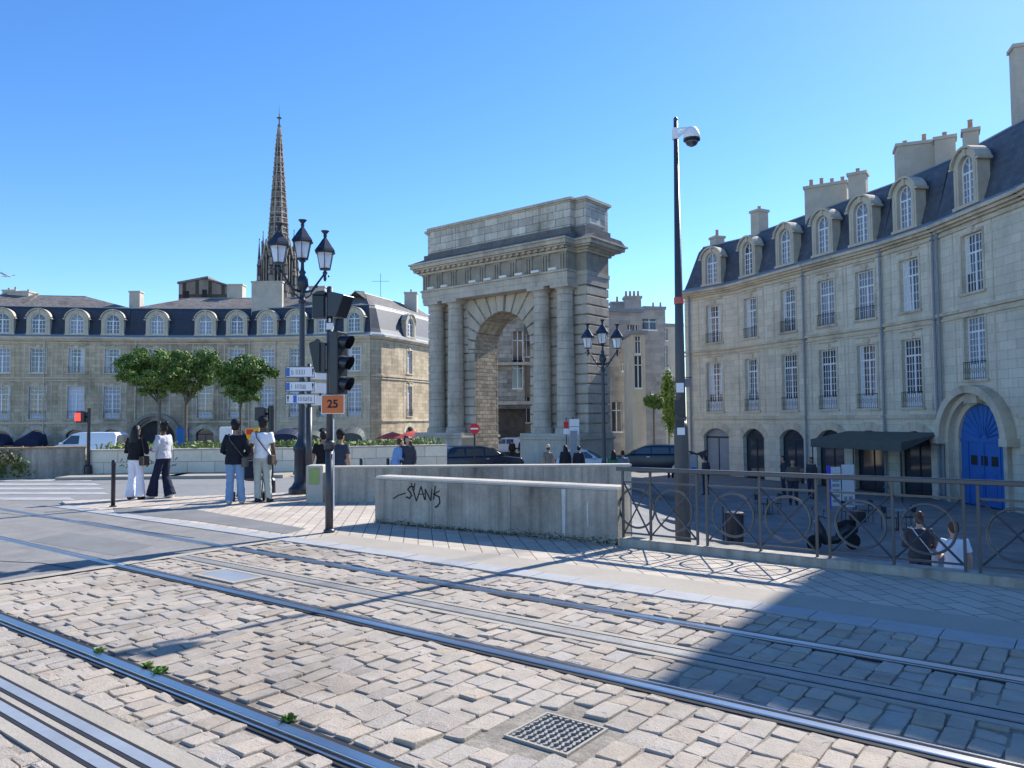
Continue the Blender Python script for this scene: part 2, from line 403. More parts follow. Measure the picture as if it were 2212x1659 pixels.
def power_strip(n, wd, lab, metal):
    t = thing('power_strip', lab, 'rail strip', (0,0,0), RAILANG)
    b = MB(); b.box(-9.6, 30, n-wd, n+wd, -.05, .001); obj('concrete_bed', b, M['flat'], t)
    if metal:
        b = MB(); b.box(-9.6, 30, n-.135, n-.065, -.02, .006); b.box(-9.6, 30, n+.03, n+.10, -.02, .006); obj('steel_bar', b, M['zinc'], t)
        b = MB(); b.box(-9.6, 30, n-.16, n-.137, -.02, .0035); b.box(-9.6, 30, n-.063, n-.04, -.02, .0035); b.box(-9.6, 30, n+.005, n+.028, -.02, .0035); b.box(-9.6, 30, n+.102, n+.125, -.02, .0035)
        obj('rubber_seal', b, M['groove'], t)
    else:
        b = MB(); b.box(-9.6, 30, n-.06, n+.06, -.02, .004); obj('contact_plate', b, M['dull'], t)
        b = MB()
        for q in (-.09, .08): b.box(-9.6, 30, n+q, n+q+.012, -.02, .004)
        obj('rubber_seal', b, M['groove'], t)
power_strip(NCH, .24, 'pale concrete bed with two parallel steel bars, at the lower left corner', True)
power_strip(NAP, .16, 'smooth grey power strip between the two farther tram rails', False)
# drain grate
t = thing('drain_cover', 'small square studded iron grating set among the cobbles', 'drain cover', (gp.x, gp.y, 0), RAILANG)
b = MB()
for a in (-1, 1): b.box(a*.203-.008, a*.203+.008, -.211, .211, -.03, .002); b.box(-.195, .195, a*.203-.008, a*.203+.008, -.03, .002)
obj('frame', b, M['flat'], t)
b = MB(); b.box(-.195, .195, -.195, .195, -.04, -.012)
for i in range(9):
    for j in range(9):
        x = -.172+.043*i; y = -.172+.043*j
        b.box(-.013, .013, -.007, .007, -.012, .004, Matrix.Translation((x, y, 0)) @ Matrix.Rotation(rad(45 if (i+j)%2 else -45), 4, 'Z'))
obj('grating', b, M['dull'], t)
t = thing('manhole_cover', 'plain grey rectangular cover with pale rim beyond the middle rail', 'manhole cover', (cp.x, cp.y, 0), RAILANG)
b = MB()
for a in (-1, 1): b.box(a*.38-.03, a*.38+.03, -.22, .22, -.03, .004); b.box(-.35, .35, a*.195-.025, a*.195+.025, -.03, .004)
obj('rim', b, M['flat'], t); b = MB(); b.box(-.35, .35, -.17, .17, -.03, .001); obj('plate', b, M['zinc'], t)
# weeds
def weeds(pts, name='weeds'):
    b = MB()
    for (px, py, n_, s) in pts:
        c = onz(px, py)
        for k in range(n_):
            a = R.uniform(0, 2*PI); r = R.uniform(0, s); h = R.uniform(.01, .035); p = c + Vector((r*math.cos(a), r*math.sin(a), 0))
            q = p + Vector((R.uniform(-.03,.03), R.uniform(-.03,.03), h)); w_ = Vector((-math.sin(a), math.cos(a), 0))*.008
            b.add([p-w_, p+w_, q+w_*1.6, q-w_*1.2], [(0,1,2,3)])
    o = struct(name, b, M['plant_bright'], kind='stuff', recalc=False); return o
weeds([(345,1452,90,.045),(318,1440,40,.03),(625,1556,60,.035),(215,1408,30,.03)])

# ================================================================== CONCRETE WALLS, RAILING
W0 = onz(810,1130); W1 = onz(1335,1178); wd = (W1-W0).normalized(); wn = Vector((-wd.y, wd.x, 0)); WL = (W1-W0).length
t = thing('parapet_wall', 'long low raw concrete block with black graffiti tag and dark mossy foot', 'wall', W0, math.atan2(wd.y, wd.x))
b = MB(); b.box(0, WL, 0, .42, -.6, .745)
body = obj('wall_body', b, M['conc'], t, bevel=.004)
b = MB()
b.prism([(-.0,.748),(.42,.748),(.42,.78),(.36,.80),(.045,.80),(-.0,.775)], lambda a,c,d: Vector((d,a,c)), 0, WL)
obj('coping', b, M['conc_top'], t, bevel=.004)
b = MB()
for s in (WL*.275, WL*.61): b.box(s-.006, s+.006, -.0025, .01, .0, .748)
obj('joint_line', b, M['soot'], t)
b = MB(); b.add([(WL*.805,-.003,.74),(WL*.82,-.003,.74),(WL*.817,-.003,.06),(WL*.807,-.003,.10)], [(0,1,2,3)]); b.add([(WL*.895,-.003,.55),(WL*.90,-.003,.6),(WL*.90,-.003,.2),(WL*.895,-.003,.25)], [(0,1,2,3)])
obj('white_stain', b, mat('lime stain', (.52,.52,.52), .9, .2, 8), t)
def onwall(zx, zy):
    px, py = 794.9+zx*.28124, 953.9+zy*.28124
    r = ray(px, py); o = Vector((0,0,EYE)); k = (W0-o).dot(wn)/r.dot(wn); p = o + r*k
    return ((p-W0).dot(wd), p.z)
b = MB()
for st, wid in [([(195,438),(235,412),(290,396)],.010), ([(352,348),(325,345),(306,368),(326,390),(336,412),(320,436),(296,425)],.013),
    ([(335,322),(350,380),(372,455)],.011), ([(362,320),(352,380),(362,415)],.010), ([(372,455),(385,420),(408,345),(436,445)],.012), ([(388,405),(432,402)],.008),
    ([(442,445),(440,366),(482,452),(492,366)],.011), ([(518,342),(505,442)],.012), ([(502,404),(550,378)],.010), ([(508,405),(548,425),(553,468),(536,495),(518,502)],.013)]:
    q = [onwall(*p) for p in st]
    for i in range(len(q)-1):
        (a0,c0),(a1,c1) = q[i], q[i+1]; L_ = math.hypot(a1-a0,c1-c0) or 1; nx_, nz_ = -(c1-c0)/L_*wid, (a1-a0)/L_*wid; ex, ez = (a1-a0)/L_*wid*.6, (c1-c0)/L_*wid*.6
        y = -.0045-.0003*i
        b.add([(a0-nx_-ex,y,c0-nz_-ez),(a0+nx_-ex,y,c0+nz_-ez),(a1+nx_+ex,y,c1+nz_+ez),(a1-nx_+ex,y,c1-nz_+ez)], [(0,1,2,3)])
obj('graffiti', b, M['ink'], t)
b = MB()
for k in range(2600):
    s = R.uniform(-.02, WL+.02); h = abs(R.gauss(0, .03)) * (1.5 if s < WL*.18 or s > WL*.6 else 1.0); y = -abs(R.gauss(0,.012)) - .002
    p = Vector((s, y, h)); d = R.uniform(.006,.016); q = Vector((R.uniform(-1,1),-.6,R.uniform(.2,1)))*d
    b.add([p, p+Vector((d,0,0)), p+q+Vector((d,0,0)), p+q], [(0,1,2,3)])
moss = struct('moss', b, mat('moss', (.05,.065,.03), .9, .3, 8), kind='stuff', recalc=False, loc=W0, rz=math.atan2(wd.y, wd.x))
# second wall
t = thing('back_parapet', 'long low concrete wall behind the graffiti block, its right end in shade', 'wall', (-3.95,16.6,0))
b = MB(); b.box(0, 6.5, 0, .32, -2.2, .72); obj('wall_body', b, M['conc'], t)
b = MB(); b.box(-.01, 6.51, -.012, .332, .722, .765); obj('coping', b, M['conc_top'], t, bevel=.01)
b = MB()
for s in (1.0, 2.9, 4.6, 6.0): b.box(s-.005, s+.005, -.0025, .01, -.3, .72)
obj('joint_line', b, M['soot'], t)
t = thing('concrete_pillar', 'short square concrete pillar with a green notice, left of the signal pole', 'pillar', (-4.43,16.55,0))
b = MB(); b.box(0, .36, 0, .5, -.1, .79); obj('pillar_body', b, M['conc_top'], t, bevel=.012)
b = MB(); b.box(.07, .28, -.012, -.001, .40, .72); obj('notice', b, plain('green poster', (.27,.36,.12)), t)
b = MB(); b.box(.05, .07, -.014, .0, .38, .74); b.box(.28, .30, -.014, .0, .38, .74); b.box(.07,.28,-.014,0,.72,.74); b.box(.07,.28,-.014,0,.38,.40); obj('notice_frame', b, M['conc'], t)
# kerb under railing + retaining wall
NR = 9.44
def railT(px):
    r = ray(px, 1200); k = NR / (r.x*NX.x + r.y*NX.y); return (r*k).dot(TX)
t = thing('retaining_wall', 'low stone kerb under the metal railing, drop behind it', 'wall', (0,0,0), RAILANG)
tl = W1.dot(TX)+.02
b = MB(); b.box(tl, 30, NR-.10, NR+.15, -.1, .10); obj('kerb_top', b, M['conc'], t, bevel=.012)
b = MB(); b.box(tl, 30, NR-.02, NR+.15, -2.7, -.101); b.box(-9.6, tl-.001, NR+.05, NR+.15, -2.7, -.05); obj('wall_face', b, M['conc'], t)
# railing
t = thing('railing', 'dark grey metal railing with rings and crossed bars along the kerb', 'railing', (0,0,0), RAILANG)
cells = [(1296,1407,1508),(1529,1644,1766),(1793,1931,2085)]
mods = [tuple(railT(x) for x in c) for c in cells]
mods[0] = (max(mods[0][0], tl+.02), mods[0][1], mods[0][2])
per = mods[2][0]-mods[1][0]
while mods[-1][2] < 9: mods.append(tuple(v+per for v in mods[-1]))
b = MB(); b.box(tl-.06, mods[-1][2]+.2, NR-.055, NR+.055, 1.02, 1.075); obj('handrail', b, M['railp'], t, bevel=.008)
for (a, c, d) in mods:
    for x in (a, c, d):
        b = MB(); b.box(x-.014, x+.014, NR-.016, NR+.016, .09, 1.021); obj('post', b, M['railp'], t)
    for x0, x1 in ((a, c), (c, d)):
        b = MB(); z0, z1 = .17, .87; x0 += .015; x1 -= .015; cx, cz = (x0+x1)/2, (z0+z1)/2
        b.box(x0, x1, NR-.01, NR+.01, z0-.012, z0+.012); b.box(x0, x1, NR-.01, NR+.01, z1-.012, z1+.012)
        b.tube([(x0,NR-.006,z1),(x1,NR-.006,z0)], .014, 4); b.tube([(x0,NR+.006,z0),(x1,NR+.006,z1)], .011, 4)
        r = .27; b.tube([(cx+r*math.cos(2*PI*k/40), NR, cz+r*math.sin(2*PI*k/40)) for k in range(41)], (.015,.015), 6, cap=False)
        obj('panel', b, M['railp'], t)
# ================================================================== HOUSES
Z0 = -2.5
def rotv(d): return Vector((-d.y, d.x, 0))
def segframe(A, B):
    d = (B-A); d.z = 0; L_ = d.length; d.normalize(); return d, rotv(d), L_
def arc(cx, cz, r, a0, a1, n): return [(cx+r*math.cos(a0+(a1-a0)*k/n), cz+r*math.sin(a0+(a1-a0)*k/n)) for k in range(n+1)]
def wall_grid(mb, P, s_range, z_range, ops, depth=.3):
    """P(s,y,z)->Vector. ops: (s0,s1,z0,z1)"""
    ss = sorted({s_range[0], s_range[1], *[o[0] for o in ops], *[o[1] for o in ops]})
    zz = sorted({z_range[0], z_range[1], *[o[2] for o in ops], *[o[3] for o in ops]})
    for i in range(len(ss)-1):
        for j in range(len(zz)-1):
            cs, cz = (ss[i]+ss[i+1])/2, (zz[j]+zz[j+1])/2
            if any(o[0] < cs < o[1] and o[2] < cz < o[3] for o in ops): continue
            mb.quad(P(ss[i],0,zz[j]), P(ss[i+1],0,zz[j]), P(ss[i+1],0,zz[j+1]), P(ss[i],0,zz[j+1]))
    for a, b_, c, d in ops:
        mb.quad(P(a,0,c), P(a,0,d), P(a,depth,d), P(a,depth,c)); mb.quad(P(b_,0,d), P(b_,0,c), P(b_,depth,c), P(b_,depth,d))
        mb.quad(P(a,0,d), P(b_,0,d), P(b_,depth,d), P(a,depth,d)); mb.quad(P(b_,0,c), P(a,0,c), P(a,depth,c), P(b_,depth,c))
def sash(w, h, trans=.72, cols=3, rows=5, panel=0., toprows=2, arch=False, y=.2, fat=1.):
    """window frame, local x across, z up, origin bottom centre"""
    def mk(cols=cols, rows=rows):
        b = MB(); x = w/2; f = .06*fat; d0, d1 = y, y+.05; zt = h*trans; e = .5*w if arch else 0
        hs = h - e
        b.box(-x, -x+f, d0, d1, 0, hs); b.box(x-f, x, d0, d1, 0, hs)
        b.box(-x+f, x-f, d0, d1, 0, f)
        if not arch: b.box(-x+f, x-f, d0, d1, h-f, h)
        else:
            o_ = arc(0, hs, x, 0, PI, 10); i_ = arc(0, hs, x-f, 0, PI, 10)
            for k in range(10): b.prism([o_[k], o_[k+1], i_[k+1], i_[k]], lambda a,c,d: Vector((a,d,c)), d0, d1)
        b.box(-x+f, x-f, d0-.012, d1, zt-.045, zt+.045)
        b.box(-.045*fat, .045*fat, d0-.008, d1, f, zt-.045); b.box(-.03, .03, d0, d1, zt+.045, (h-f if not arch else h-.03))
        if panel: b.box(-x+f, x-f, d0+.004, d1, f, panel)
        m = .014*fat
        if fat > 1.5: cols = 2; rows = max(2, rows-1)
        for sx in (-1, 1):
            for c in range(1, cols):
                px = sx*(.045 + (x-f-.045)*c/cols); b.box(px-m, px+m, d0+.01, d1, max(panel,f), zt-.045)
                if not arch: b.box(px-m, px+m, d0+.01, d1, zt+.045, h-f)
            a0, a1 = sorted((sx*.045, sx*(x-f)))
            for r_ in range(1, rows):
                z = max(panel,f) + (zt-.045-max(panel,f))*r_/rows; b.box(a0, a1, d0+.01, d1, z-m, z+m)
            if not arch:
                for r_ in range(1, toprows): z = zt+.045+(h-f-zt-.045)*r_/toprows; b.box(a0, a1, d0+.01, d1, z-m, z+m)
        if arch:
            for an in (45, 90, 135):
                b.tube([(0,d0+.03,hs),(math.cos(rad(an))*(x-f), d0+.03, hs+math.sin(rad(an))*(x-f))], .016, 4)
        return b
    return mk
def pane(w, h, arch=False, y=.24):
    def mk():
        b = MB(); x = w/2
        if not arch: b.quad((-x,y,0),(x,y,0),(x,y,h),(-x,y,h))
        else:
            pts = [(-x,0),(x,0)] + arc(0, h-x, x, 0, PI, 12)
            b.add([(a,y,c) for a,c in pts], [tuple(range(len(pts)))])
        return b
    return mk
def balustrade(w, h, fancy=False):
    def mk():
        b = MB(); x = w/2; n = 11
        b.box(-x, x, -.10, -.07, h-.03, h); b.box(-x, x, -.095, -.075, .05, .07)
        for k in range(n): q = -x+.02 + (w-.04)*k/(n-1); b.box(q-.008, q+.008, -.093, -.077, 0, h-.03)
        for q in (-x, x-.02): b.box(q, q+.02, -.10, .02, h-.03, h)
        if fancy:
            for k in range(5):
                q = -x + w*(k+.5)/5; b.tube([(q+.09*math.cos(2*PI*j/10), -.085, h*.5+.13*math.sin(2*PI*j/10)) for j in range(11)], .009, 4, cap=False)
        return b
    return mk
def surround(w, h, key=True):
    """moulded band around a window + keystone + sill"""
    b = []
    t_ = .14
    b += [(-w/2-t_, -w/2, -.035, .0, 0, h+t_), (w/2, w/2+t_, -.035, .0, 0, h+t_), (-w/2, w/2, -.035, .0, h, h+t_)]
    b += [(-w/2-t_-.06, w/2+t_+.06, -.11, 0, -.12, 0)]
    if key: b += [(-.16, .16, -.085, -.035, h-.02, h+.36), (-.26, .26, -.06, -.035, h+.16, h+.30), (-w/2-.1, w/2+.1, -.10, 0, h+.42, h+.48)]
    return b
def dormer_stone(w=.56, W=.92, h=1.75):
    def mk():
        b = MB(); f = lambda a,c,d: Vector((a,d,c))
        for s in (-1, 1):
            x0, x1 = sorted((s*w, s*W)); b.box(x0, x1, -.02, .6, 0, h)
        o_ = [(x_, h+(z_-h)*.96) for x_, z_ in arc(0, h, W, 0, PI, 14)]; i_ = arc(0, h, w, 0, PI, 14)
        for k in range(14): b.prism([o_[k], o_[k+1], i_[k+1], i_[k]], f, -.02, .6)
        h1 = arc(0, h-.05, W+.16, rad(16), rad(164), 14); h0 = arc(0, h-.05, W+.05, rad(16), rad(164), 14)
        for k in range(14): b.prism([h1[k], h1[k+1], h0[k+1], h0[k]], f, -.16, .62)
        for s in (-1, 1):
            x0, x1 = sorted((s*W, s*(W+.22))); b.box(x0, x1, -.14, .6, h+.08, h+.2)
            x0, x1 = sorted((s*(w+.14), s*(w+.22))); b.box(x0, x1, -.05, -.02, 0, h)
        b.box(-W-.08, W+.08, -.08, .6, -.16, 0); b.box(-.11, .11, -.08, -.02, h+w-.03, h+W)
        return b
    return mk
def dormer_cheek(W=.92, h=1.75):
    def mk():
        b = MB()
        pts = [(-W-.01,0),(W+.01,0)] + arc(0, h-.05, W+.06, rad(6), rad(174), 12)
        b.prism(pts, lambda a,c,d: Vector((a,d,c)), .61, 1.9); return b
    return mk
def chimney(parent, base, c, sx, sy, z0, z1, rz=0., pots=2, mt='render', name='chimney'):
    b = MB(); b.box(-sx/2, sx/2, -sy/2, sy/2, z0-c.z, z1-c.z-.18); b.box(-sx/2-.08, sx/2+.08, -sy/2-.08, sy/2+.08, z1-c.z-.18, z1-c.z)
    o = obj(name, b, M[mt], parent, c-base, rz)
    for k in range(pots):
        p = MB(); h = R.choice((.3,.42,.55)); p.lathe([(.15,0),(.13,.05),(.11,h-.05),(.14,h)], 10)
        obj('chimney_pot', p, M['pot'], o, (-sx/2 + sx*(k+.5)/pots, 0, z1-c.z), smooth=True)
    return o
def house(label, pts, bays, st, ridge, hip=(0,0), cat='house', group=None, floor0='arch', depth=9., pipes=(), chim=(), roofup='slate_up', end_w=(False,False), doorbay=None, flat=False, tone='', up_off=6., mitre=(None,None)):
    """pts: facade polyline at eaves level (left to right seen from the street). bays: list (seg, s, {kw})"""
    base = Vector((pts[0].x, pts[0].y, Z0)); H = thing('terraced_house', label, cat, base, 0, group)
    pts = [Vector((p.x,p.y,0)) for p in pts]; segs = [segframe(pts[i], pts[i+1]) for i in range(len(pts)-1)]
    nrm = []
    for i in range(len(pts)):
        if i == 0: nn = mitre[0] or segs[0][1]
        elif i == len(pts)-1: nn = mitre[1] or segs[-1][1]
        else: nn = (segs[i-1][1]+segs[i][1]).normalized(); nn = nn / max(.5, nn.dot(segs[i][1]))
        nrm.append(nn)
    S = M['stone_'+st+tone]; wall = MB(); trim = MB(); tsoot = MB()
    for si, (d, n, L_) in enumerate(segs):
        A = pts[si]
        P = lambda s, y, z, A=A, d=d, n=n: A + d*s + n*y + Vector((0,0,z)) - base
        MX = Matrix(((d.x,n.x,0,(A-base).x),(d.y,n.y,0,(A-base).y),(0,0,1,(A-base).z),(0,0,0,1)))
        rz = math.atan2(d.y, d.x); ops = []
        for bi, (sg, s, kw) in enumerate(bays):
            if sg != si: continue
            w1, w2 = kw.get('w1',1.42 if st=='r' else 1.72), kw.get('w2',1.36 if st=='r' else 1.62)
            z1, h1 = kw.get('z1',2.2), kw.get('h1',3.65); z2, h2 = kw.get('z2',7.35), kw.get('h2',2.8)
            def place(nm, w_, h_, z_, fl, arch=False, s=s, rz=rz, P=P, parent=H, ysh=0., **q):
                key = (nm, w_, h_, arch, tuple(sorted(q.items())))
                o = inst('window', key, sash(w_, h_, arch=arch, fat=1.6 if st=='l' else 1.15, **q), M['white'], parent, P(s,ysh,z_), rz)
                if fl == 'g' and R.random() < .25: fl = 'c'
                elif fl == 'c' and R.random() < .45: fl = 'g'
                pm = {'g':'glass','c':'curtain','s':'shut'}[fl]
                inst('pane', ('pane',w_,h_,arch,fl), pane(w_, h_, arch), M[pm], o)
                if fl == 'g' and R.random() < .6:
                    cu = MB(); a_, c_ = R.uniform(.12,.4)*w_, R.uniform(.12,.4)*w_; zb_ = R.choice((0, 0, h_*.35)); cu.quad((-w_/2,.236,zb_),(-w_/2+a_,.236,zb_),(-w_/2+a_*.8,.236,h_),(-w_/2,.236,h_)); cu.quad((w_/2-c_,.236,zb_),(w_/2,.236,zb_),(w_/2,.236,h_),(w_/2-c_*.8,.236,h_)); obj('curtain', cu, M['shut'], o)
                return o
            fl = kw.get('fl', 'g')
            if kw.get('first', True):
                ops.append((s-w1/2, s+w1/2, z1, z1+h1)); o = place('A', w1, h1, z1, fl[0], rows=5, panel=.75 if st=='r' else .6, trans=.76)
                inst('balcony_rail', ('bal',w1,'A'), balustrade(w1+.1, .85, True), M['iron'], o)
                for q in surround(w1, h1): trim.box(*q, MX @ Matrix.Translation((s,0,z1)))
            ops.append((s-w2/2, s+w2/2, z2, z2+h2)); o = place('B', w2, h2, z2, fl[-1], rows=4, trans=.68)
            if R.random() < .75: inst('balcony_rail', ('bal',w2,'B'), balustrade(w2+.1, .7, False), M['iron'], o)
            for q in surround(w2, h2): trim.box(*q, MX @ Matrix.Translation((s,0,z2)))
            if kw.get('dorm', True):
                dw, dW, dh = (.54,.88,1.78) if st=='r' else (.74,1.2,1.55)
                dn = inst('dormer', 'dorm'+st, dormer_stone(dw,dW,dh), M['dorm'], H, P(s, -.17, 11.8), rz)
                sm = inst('window_frame', 'dsash'+st, sash(dw*2, dh+dw, arch=True, trans=.66, rows=4, cols=2, fat=1.6 if st=='l' else 1.15), M['white'], dn)
                inst('pane', ('dpane', st, fl[-1]), pane(dw*2, dh+dw, True), M['curtain' if fl[-1]!='g' else 'glass'], dn)
                inst('cheek', 'dcheek'+st, dormer_cheek(dW, dh), M['slate' if st == 'l' else 'slate_r'], dn)
            g = kw.get('g', floor0)
            if g == 'arch':
                wg = kw.get('wg', 2.3 if st=='r' else 2.0); ops.append((s-wg/2, s+wg/2, Z0, .95)); zs = .35
                tr = [(s-wg/2,zs)] ; rr = (wg*wg/4 + .6*.6)/(1.2); cz = .95-rr; a = math.asin(wg/2/rr)
                cur = arc(s, cz, rr, PI/2+a, PI/2-a, 10)
                for side in (0, 1):
                    pp = [p_ for p_ in cur if (p_[0] <= s+1e-6 if side == 0 else p_[0] >= s-1e-6)]
                    poly = ([(s-wg/2,.95)] + pp) if side == 0 else (pp + [(s+wg/2,.95)])
                    wall.prism(poly, lambda a_,c_,d_, P=P: P(a_, d_, c_), 0., .3)
                # shop front
                sf = MB(); sf.box(-wg/2, wg/2, .3, .36, 2.72, 2.86); sf.box(-.03,.03,.3,.36,0,2.72); sf.box(-wg/2,-wg/2+.07,.3,.36,0,2.72); sf.box(wg/2-.07,wg/2,.3,.36,0,2.72); sf.box(-wg/2+.07,wg/2-.07,.3,.36,0,.25)
                o = obj('shop_front', sf, M['iron'], H, P(s,0,Z0), rz)
                q = MB(); q.quad((-wg/2,.34,0),(wg/2,.34,0),(wg/2,.34,3.5),(-wg/2,.34,3.5)); obj('pane', q, M[kw.get('sp','glass')], o)
                # voussoirs
                for k in range(7):
                    a0 = PI/2 + a*1.12 - 2*a*1.12*k/7; a1 = a0 - 2*a*1.12/7
                    poly = [(s+(rr+.03)*math.cos(a0+0), cz+(rr+.03)*math.sin(a0)), (s+(rr+.5)*math.cos(a0), cz+(rr+.5)*math.sin(a0)), (s+(rr+.5)*math.cos(a1+.015), cz+(rr+.5)*math.sin(a1+.015)), (s+(rr+.03)*math.cos(a1+.015), cz+(rr+.03)*math.sin(a1+.015))]
                    trim.prism(poly, lambda a_,c_,d_, P=P: P(a_, d_, c_), -.03, 0.)
            elif g == 'portal':
                r = kw.get('r', 2.15); zs = kw.get('zs', .35); ops.append((s-r, s+r, Z0, zs+r))
                cur = arc(s, zs, r, PI, 0, 24)
                for side in (0, 1):
                    pp = cur[:13] if side == 0 else cur[12:]
                    poly = ([(s-r, zs+r)] if side == 0 else []) + pp + ([(s+r, zs+r)] if side == 1 else [])
                    wall.prism(poly, lambda a_,c_,d_, P=P: P(a_, d_, c_), 0., .3)
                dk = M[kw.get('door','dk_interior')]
                sr = MB(); f = lambda a_,c_,d_, P=P: P(a_, d_, c_)
                for (ra, rb, y0) in ((r-.28, r, .12), (r, r+.25, -.22), (r+.25, r+.62, -.55)):
                    o_ = arc(s, zs, rb, PI, 0, 26); i_ = arc(s, zs, ra, PI, 0, 26)
                    for k in range(26): sr.prism([i_[k], i_[k+1], o_[k+1], o_[k]], f, y0, .3 if ra < r else 0.)
                    if y0 > -.5:
                        for sd_ in (-1, 1):
                            a_, b_ = sorted((s+sd_*ra, s+sd_*rb)); sr.prism([(a_,Z0),(b_,Z0),(b_,zs),(a_,zs)], f, y0, .3 if ra < r else 0.)
                for sd_ in (-1,1):
                    a_, b_ = sorted((s+sd_*(r+.25), s+sd_*(r+.8))); sr.prism([(a_,zs-.25),(b_,zs-.25),(b_,zs+.1),(a_,zs+.1)], f, -.6, 0.)
                sr.prism([(s-.5,zs+r-.25),(s+.5,zs+r-.25),(s+.35,zs+r+.35),(s-.35,zs+r+.35)], f, -.34, .0)
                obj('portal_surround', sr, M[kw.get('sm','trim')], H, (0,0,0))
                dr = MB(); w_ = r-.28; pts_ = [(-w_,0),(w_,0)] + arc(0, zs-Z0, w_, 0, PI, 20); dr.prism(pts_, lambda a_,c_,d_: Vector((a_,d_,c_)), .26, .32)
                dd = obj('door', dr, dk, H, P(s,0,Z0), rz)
                if kw.get('door'):
                    lm = MB(); hh = zs-Z0
                    lm.box(-w_, w_, .2, .26, hh-.12, hh+.02)
                    for k in range(1, 12): an = PI*k/12; lm.tube([(.25*math.cos(an),.235,hh+.02+.25*math.sin(an)),(w_*.97*math.cos(an),.235,hh+w_*.97*math.sin(an))], .028, 4)
                    lm.tube([(.25*math.cos(PI*k/12),.235,hh+.02+.25*math.sin(PI*k/12)) for k in range(13)], .03, 4)
                    for q in (-.62,.0,.62): lm.box(q*w_/.93-.02, q*w_/.93+.02, .22, .26, 0, hh-.12)
                    for q in (-.9,-.3,.3,.9):
                        lm.box((q-.2)*w_*.97, (q+.2)*w_*.97, .235, .26, .3, 1.5); 
                    obj('fanlight', lm, M['blue_door'], dd)
                    gl = MB()
                    for q in (-.72,0,.72): gl.box(q-.22, q+.22, .245, .262, 1.9, 2.35)
                    obj('door_pane', gl, M['dk_interior'], dd)
            elif g == 'window':
                ops.append((s-.8, s+.8, Z0+.6, .9)); o = place('G', 1.6, 2.8, Z0+.6, 'g', trans=.7, rows=2)
        wall_grid(wall, P, (0, L_), (Z0, 11.3), ops)
        # string courses, cornice
        for (z, hgt, pr) in ((1.62,.22,.14), (6.45,.12,.10), (6.72,.16,.16), (10.72,.12,.10)):
            gaps = [(s, kw.get('r',2.15)+.8) for sg, s, kw in bays if sg == si and kw.get('g') == 'portal' and z < 3]
            iv = [(0, L_)]
            for s, r in gaps: iv = [q for a_, b_ in iv for q in ((a_, min(b_, s-r)), (max(a_, s+r), b_)) if q[1]-q[0] > .05]
            for a_, b_ in iv: trim.box(a_, b_, -pr, 0, z, z+hgt, MX)
        for k, (z, hgt, pr) in enumerate(((10.98,.12,.16), (11.1,.14,.34), (11.24,.16,.5))): trim.box(-.0 if si else -.02, L_+.1, -pr, .2, z, z+hgt, MX)
        for s in [b_[1] for b_ in bays if b_[0] == si]:
            for sd_ in (-1, 1):
                # shallow lesene panels
                x = s + sd_*1.42
                if 0.1 < x < L_-.1: trim.box(x-.05, x+.05, -.02, 0, 2.0, 6.4, MX); trim.box(x-.05, x+.05, -.02, 0, 7.0, 10.7, MX)
        # ground-floor rustication joints
        for z in (-1.9,-1.3,-.7,-.1,.5,1.1):
            pass
    # side and back walls
    nL, nR = nrm[0], nrm[-1]
    for p, n in ((pts[0], nL), (pts[-1], nR)):
        a, b_ = p-base, p+n*depth-base; wall.quad(a+Vector((0,0,Z0)), b_+Vector((0,0,Z0)), b_+Vector((0,0,11.4)), a+Vector((0,0,11.4)))
    a, b_ = pts[0]+nL*depth-base, pts[-1]+nR*depth-base; wall.quad(a+Vector((0,0,Z0)), b_+Vector((0,0,Z0)), b_+Vector((0,0,11.4)), a+Vector((0,0,11.4)))
    obj('wall', wall, S, H, recalc=False); obj('stone_trim', trim, M['trim'] , H)
    # roof
    prof = [(-.42,11.41,0),(-.42,11.47,0),(.05,11.75,0),(.22,12.2,.12),(.9,14.6,.75),(1.15,15.0,1.0)]
    e_top = 1.
    if flat: prof = [(-.42,11.41,0),(-.42,11.47,0),(.0,11.6,0),(.0,12.2,0),(.0,14.6,0),(.0,15.0,0)]
    def ring(off, z, hp):
        out = []
        for i, p in enumerate(pts):
            q = p + nrm[i]*off
            if i == 0 and hip[0]: q += segs[0][0]*hp*hip[0]
            if i == len(pts)-1 and hip[1]: q -= segs[-1][0]*hp*hip[1]
            out.append(q + Vector((0,0,z)) - base)
        return out
    rings = [ring(*q) for q in prof]; rf = MB(); zc = MB()
    for k in range(len(rings)-1):
        for i in range(len(pts)-1): (zc if k < 2 else rf).quad(rings[k][i], rings[k][i+1], rings[k+1][i+1], rings[k+1][i])
    SL = M['slate' if st == 'l' else 'slate_r']; roof = obj('roof', rf, SL, H, recalc=False)
    obj('gutter', zc, M['zinc'], H, recalc=False)
    up = MB(); top = rings[-1]; rd = ring(up_off, ridge, 0); bk = ring(depth, 14.6, 0); e0, e1 = hip[0]*5.2, hip[1]*5.2
    if len(hip) > 2: e0, e1 = hip[2], hip[3]
    rd[0] += segs[0][0]*e0; rd[-1] -= segs[-1][0]*e1
    for i in range(len(pts)-1): up.quad(top[i], top[i+1], rd[i+1], rd[i]); up.quad(rd[i], rd[i+1], bk[i+1], bk[i])
    up.add([top[0], rd[0], bk[0]], [(0,1,2)]); up.add([top[-1], rd[-1], bk[-1]], [(2,1,0)])
    obj('upper_roof', up, M[roofup], roof, recalc=False)
    # gable / hip ends of the mansard
    en = MB()
    for idx in (0, -1):
        n = nrm[idx]; p = pts[idx]; col = [r[idx] for r in rings[2:]]; bb = p+n*depth-base
        en.add(col + [bk[idx], bb+Vector((0,0,11.4))], [tuple(range(len(col)+2))])
    obj('roof_end', en, SL, roof, recalc=False)
    zr = MB(); 
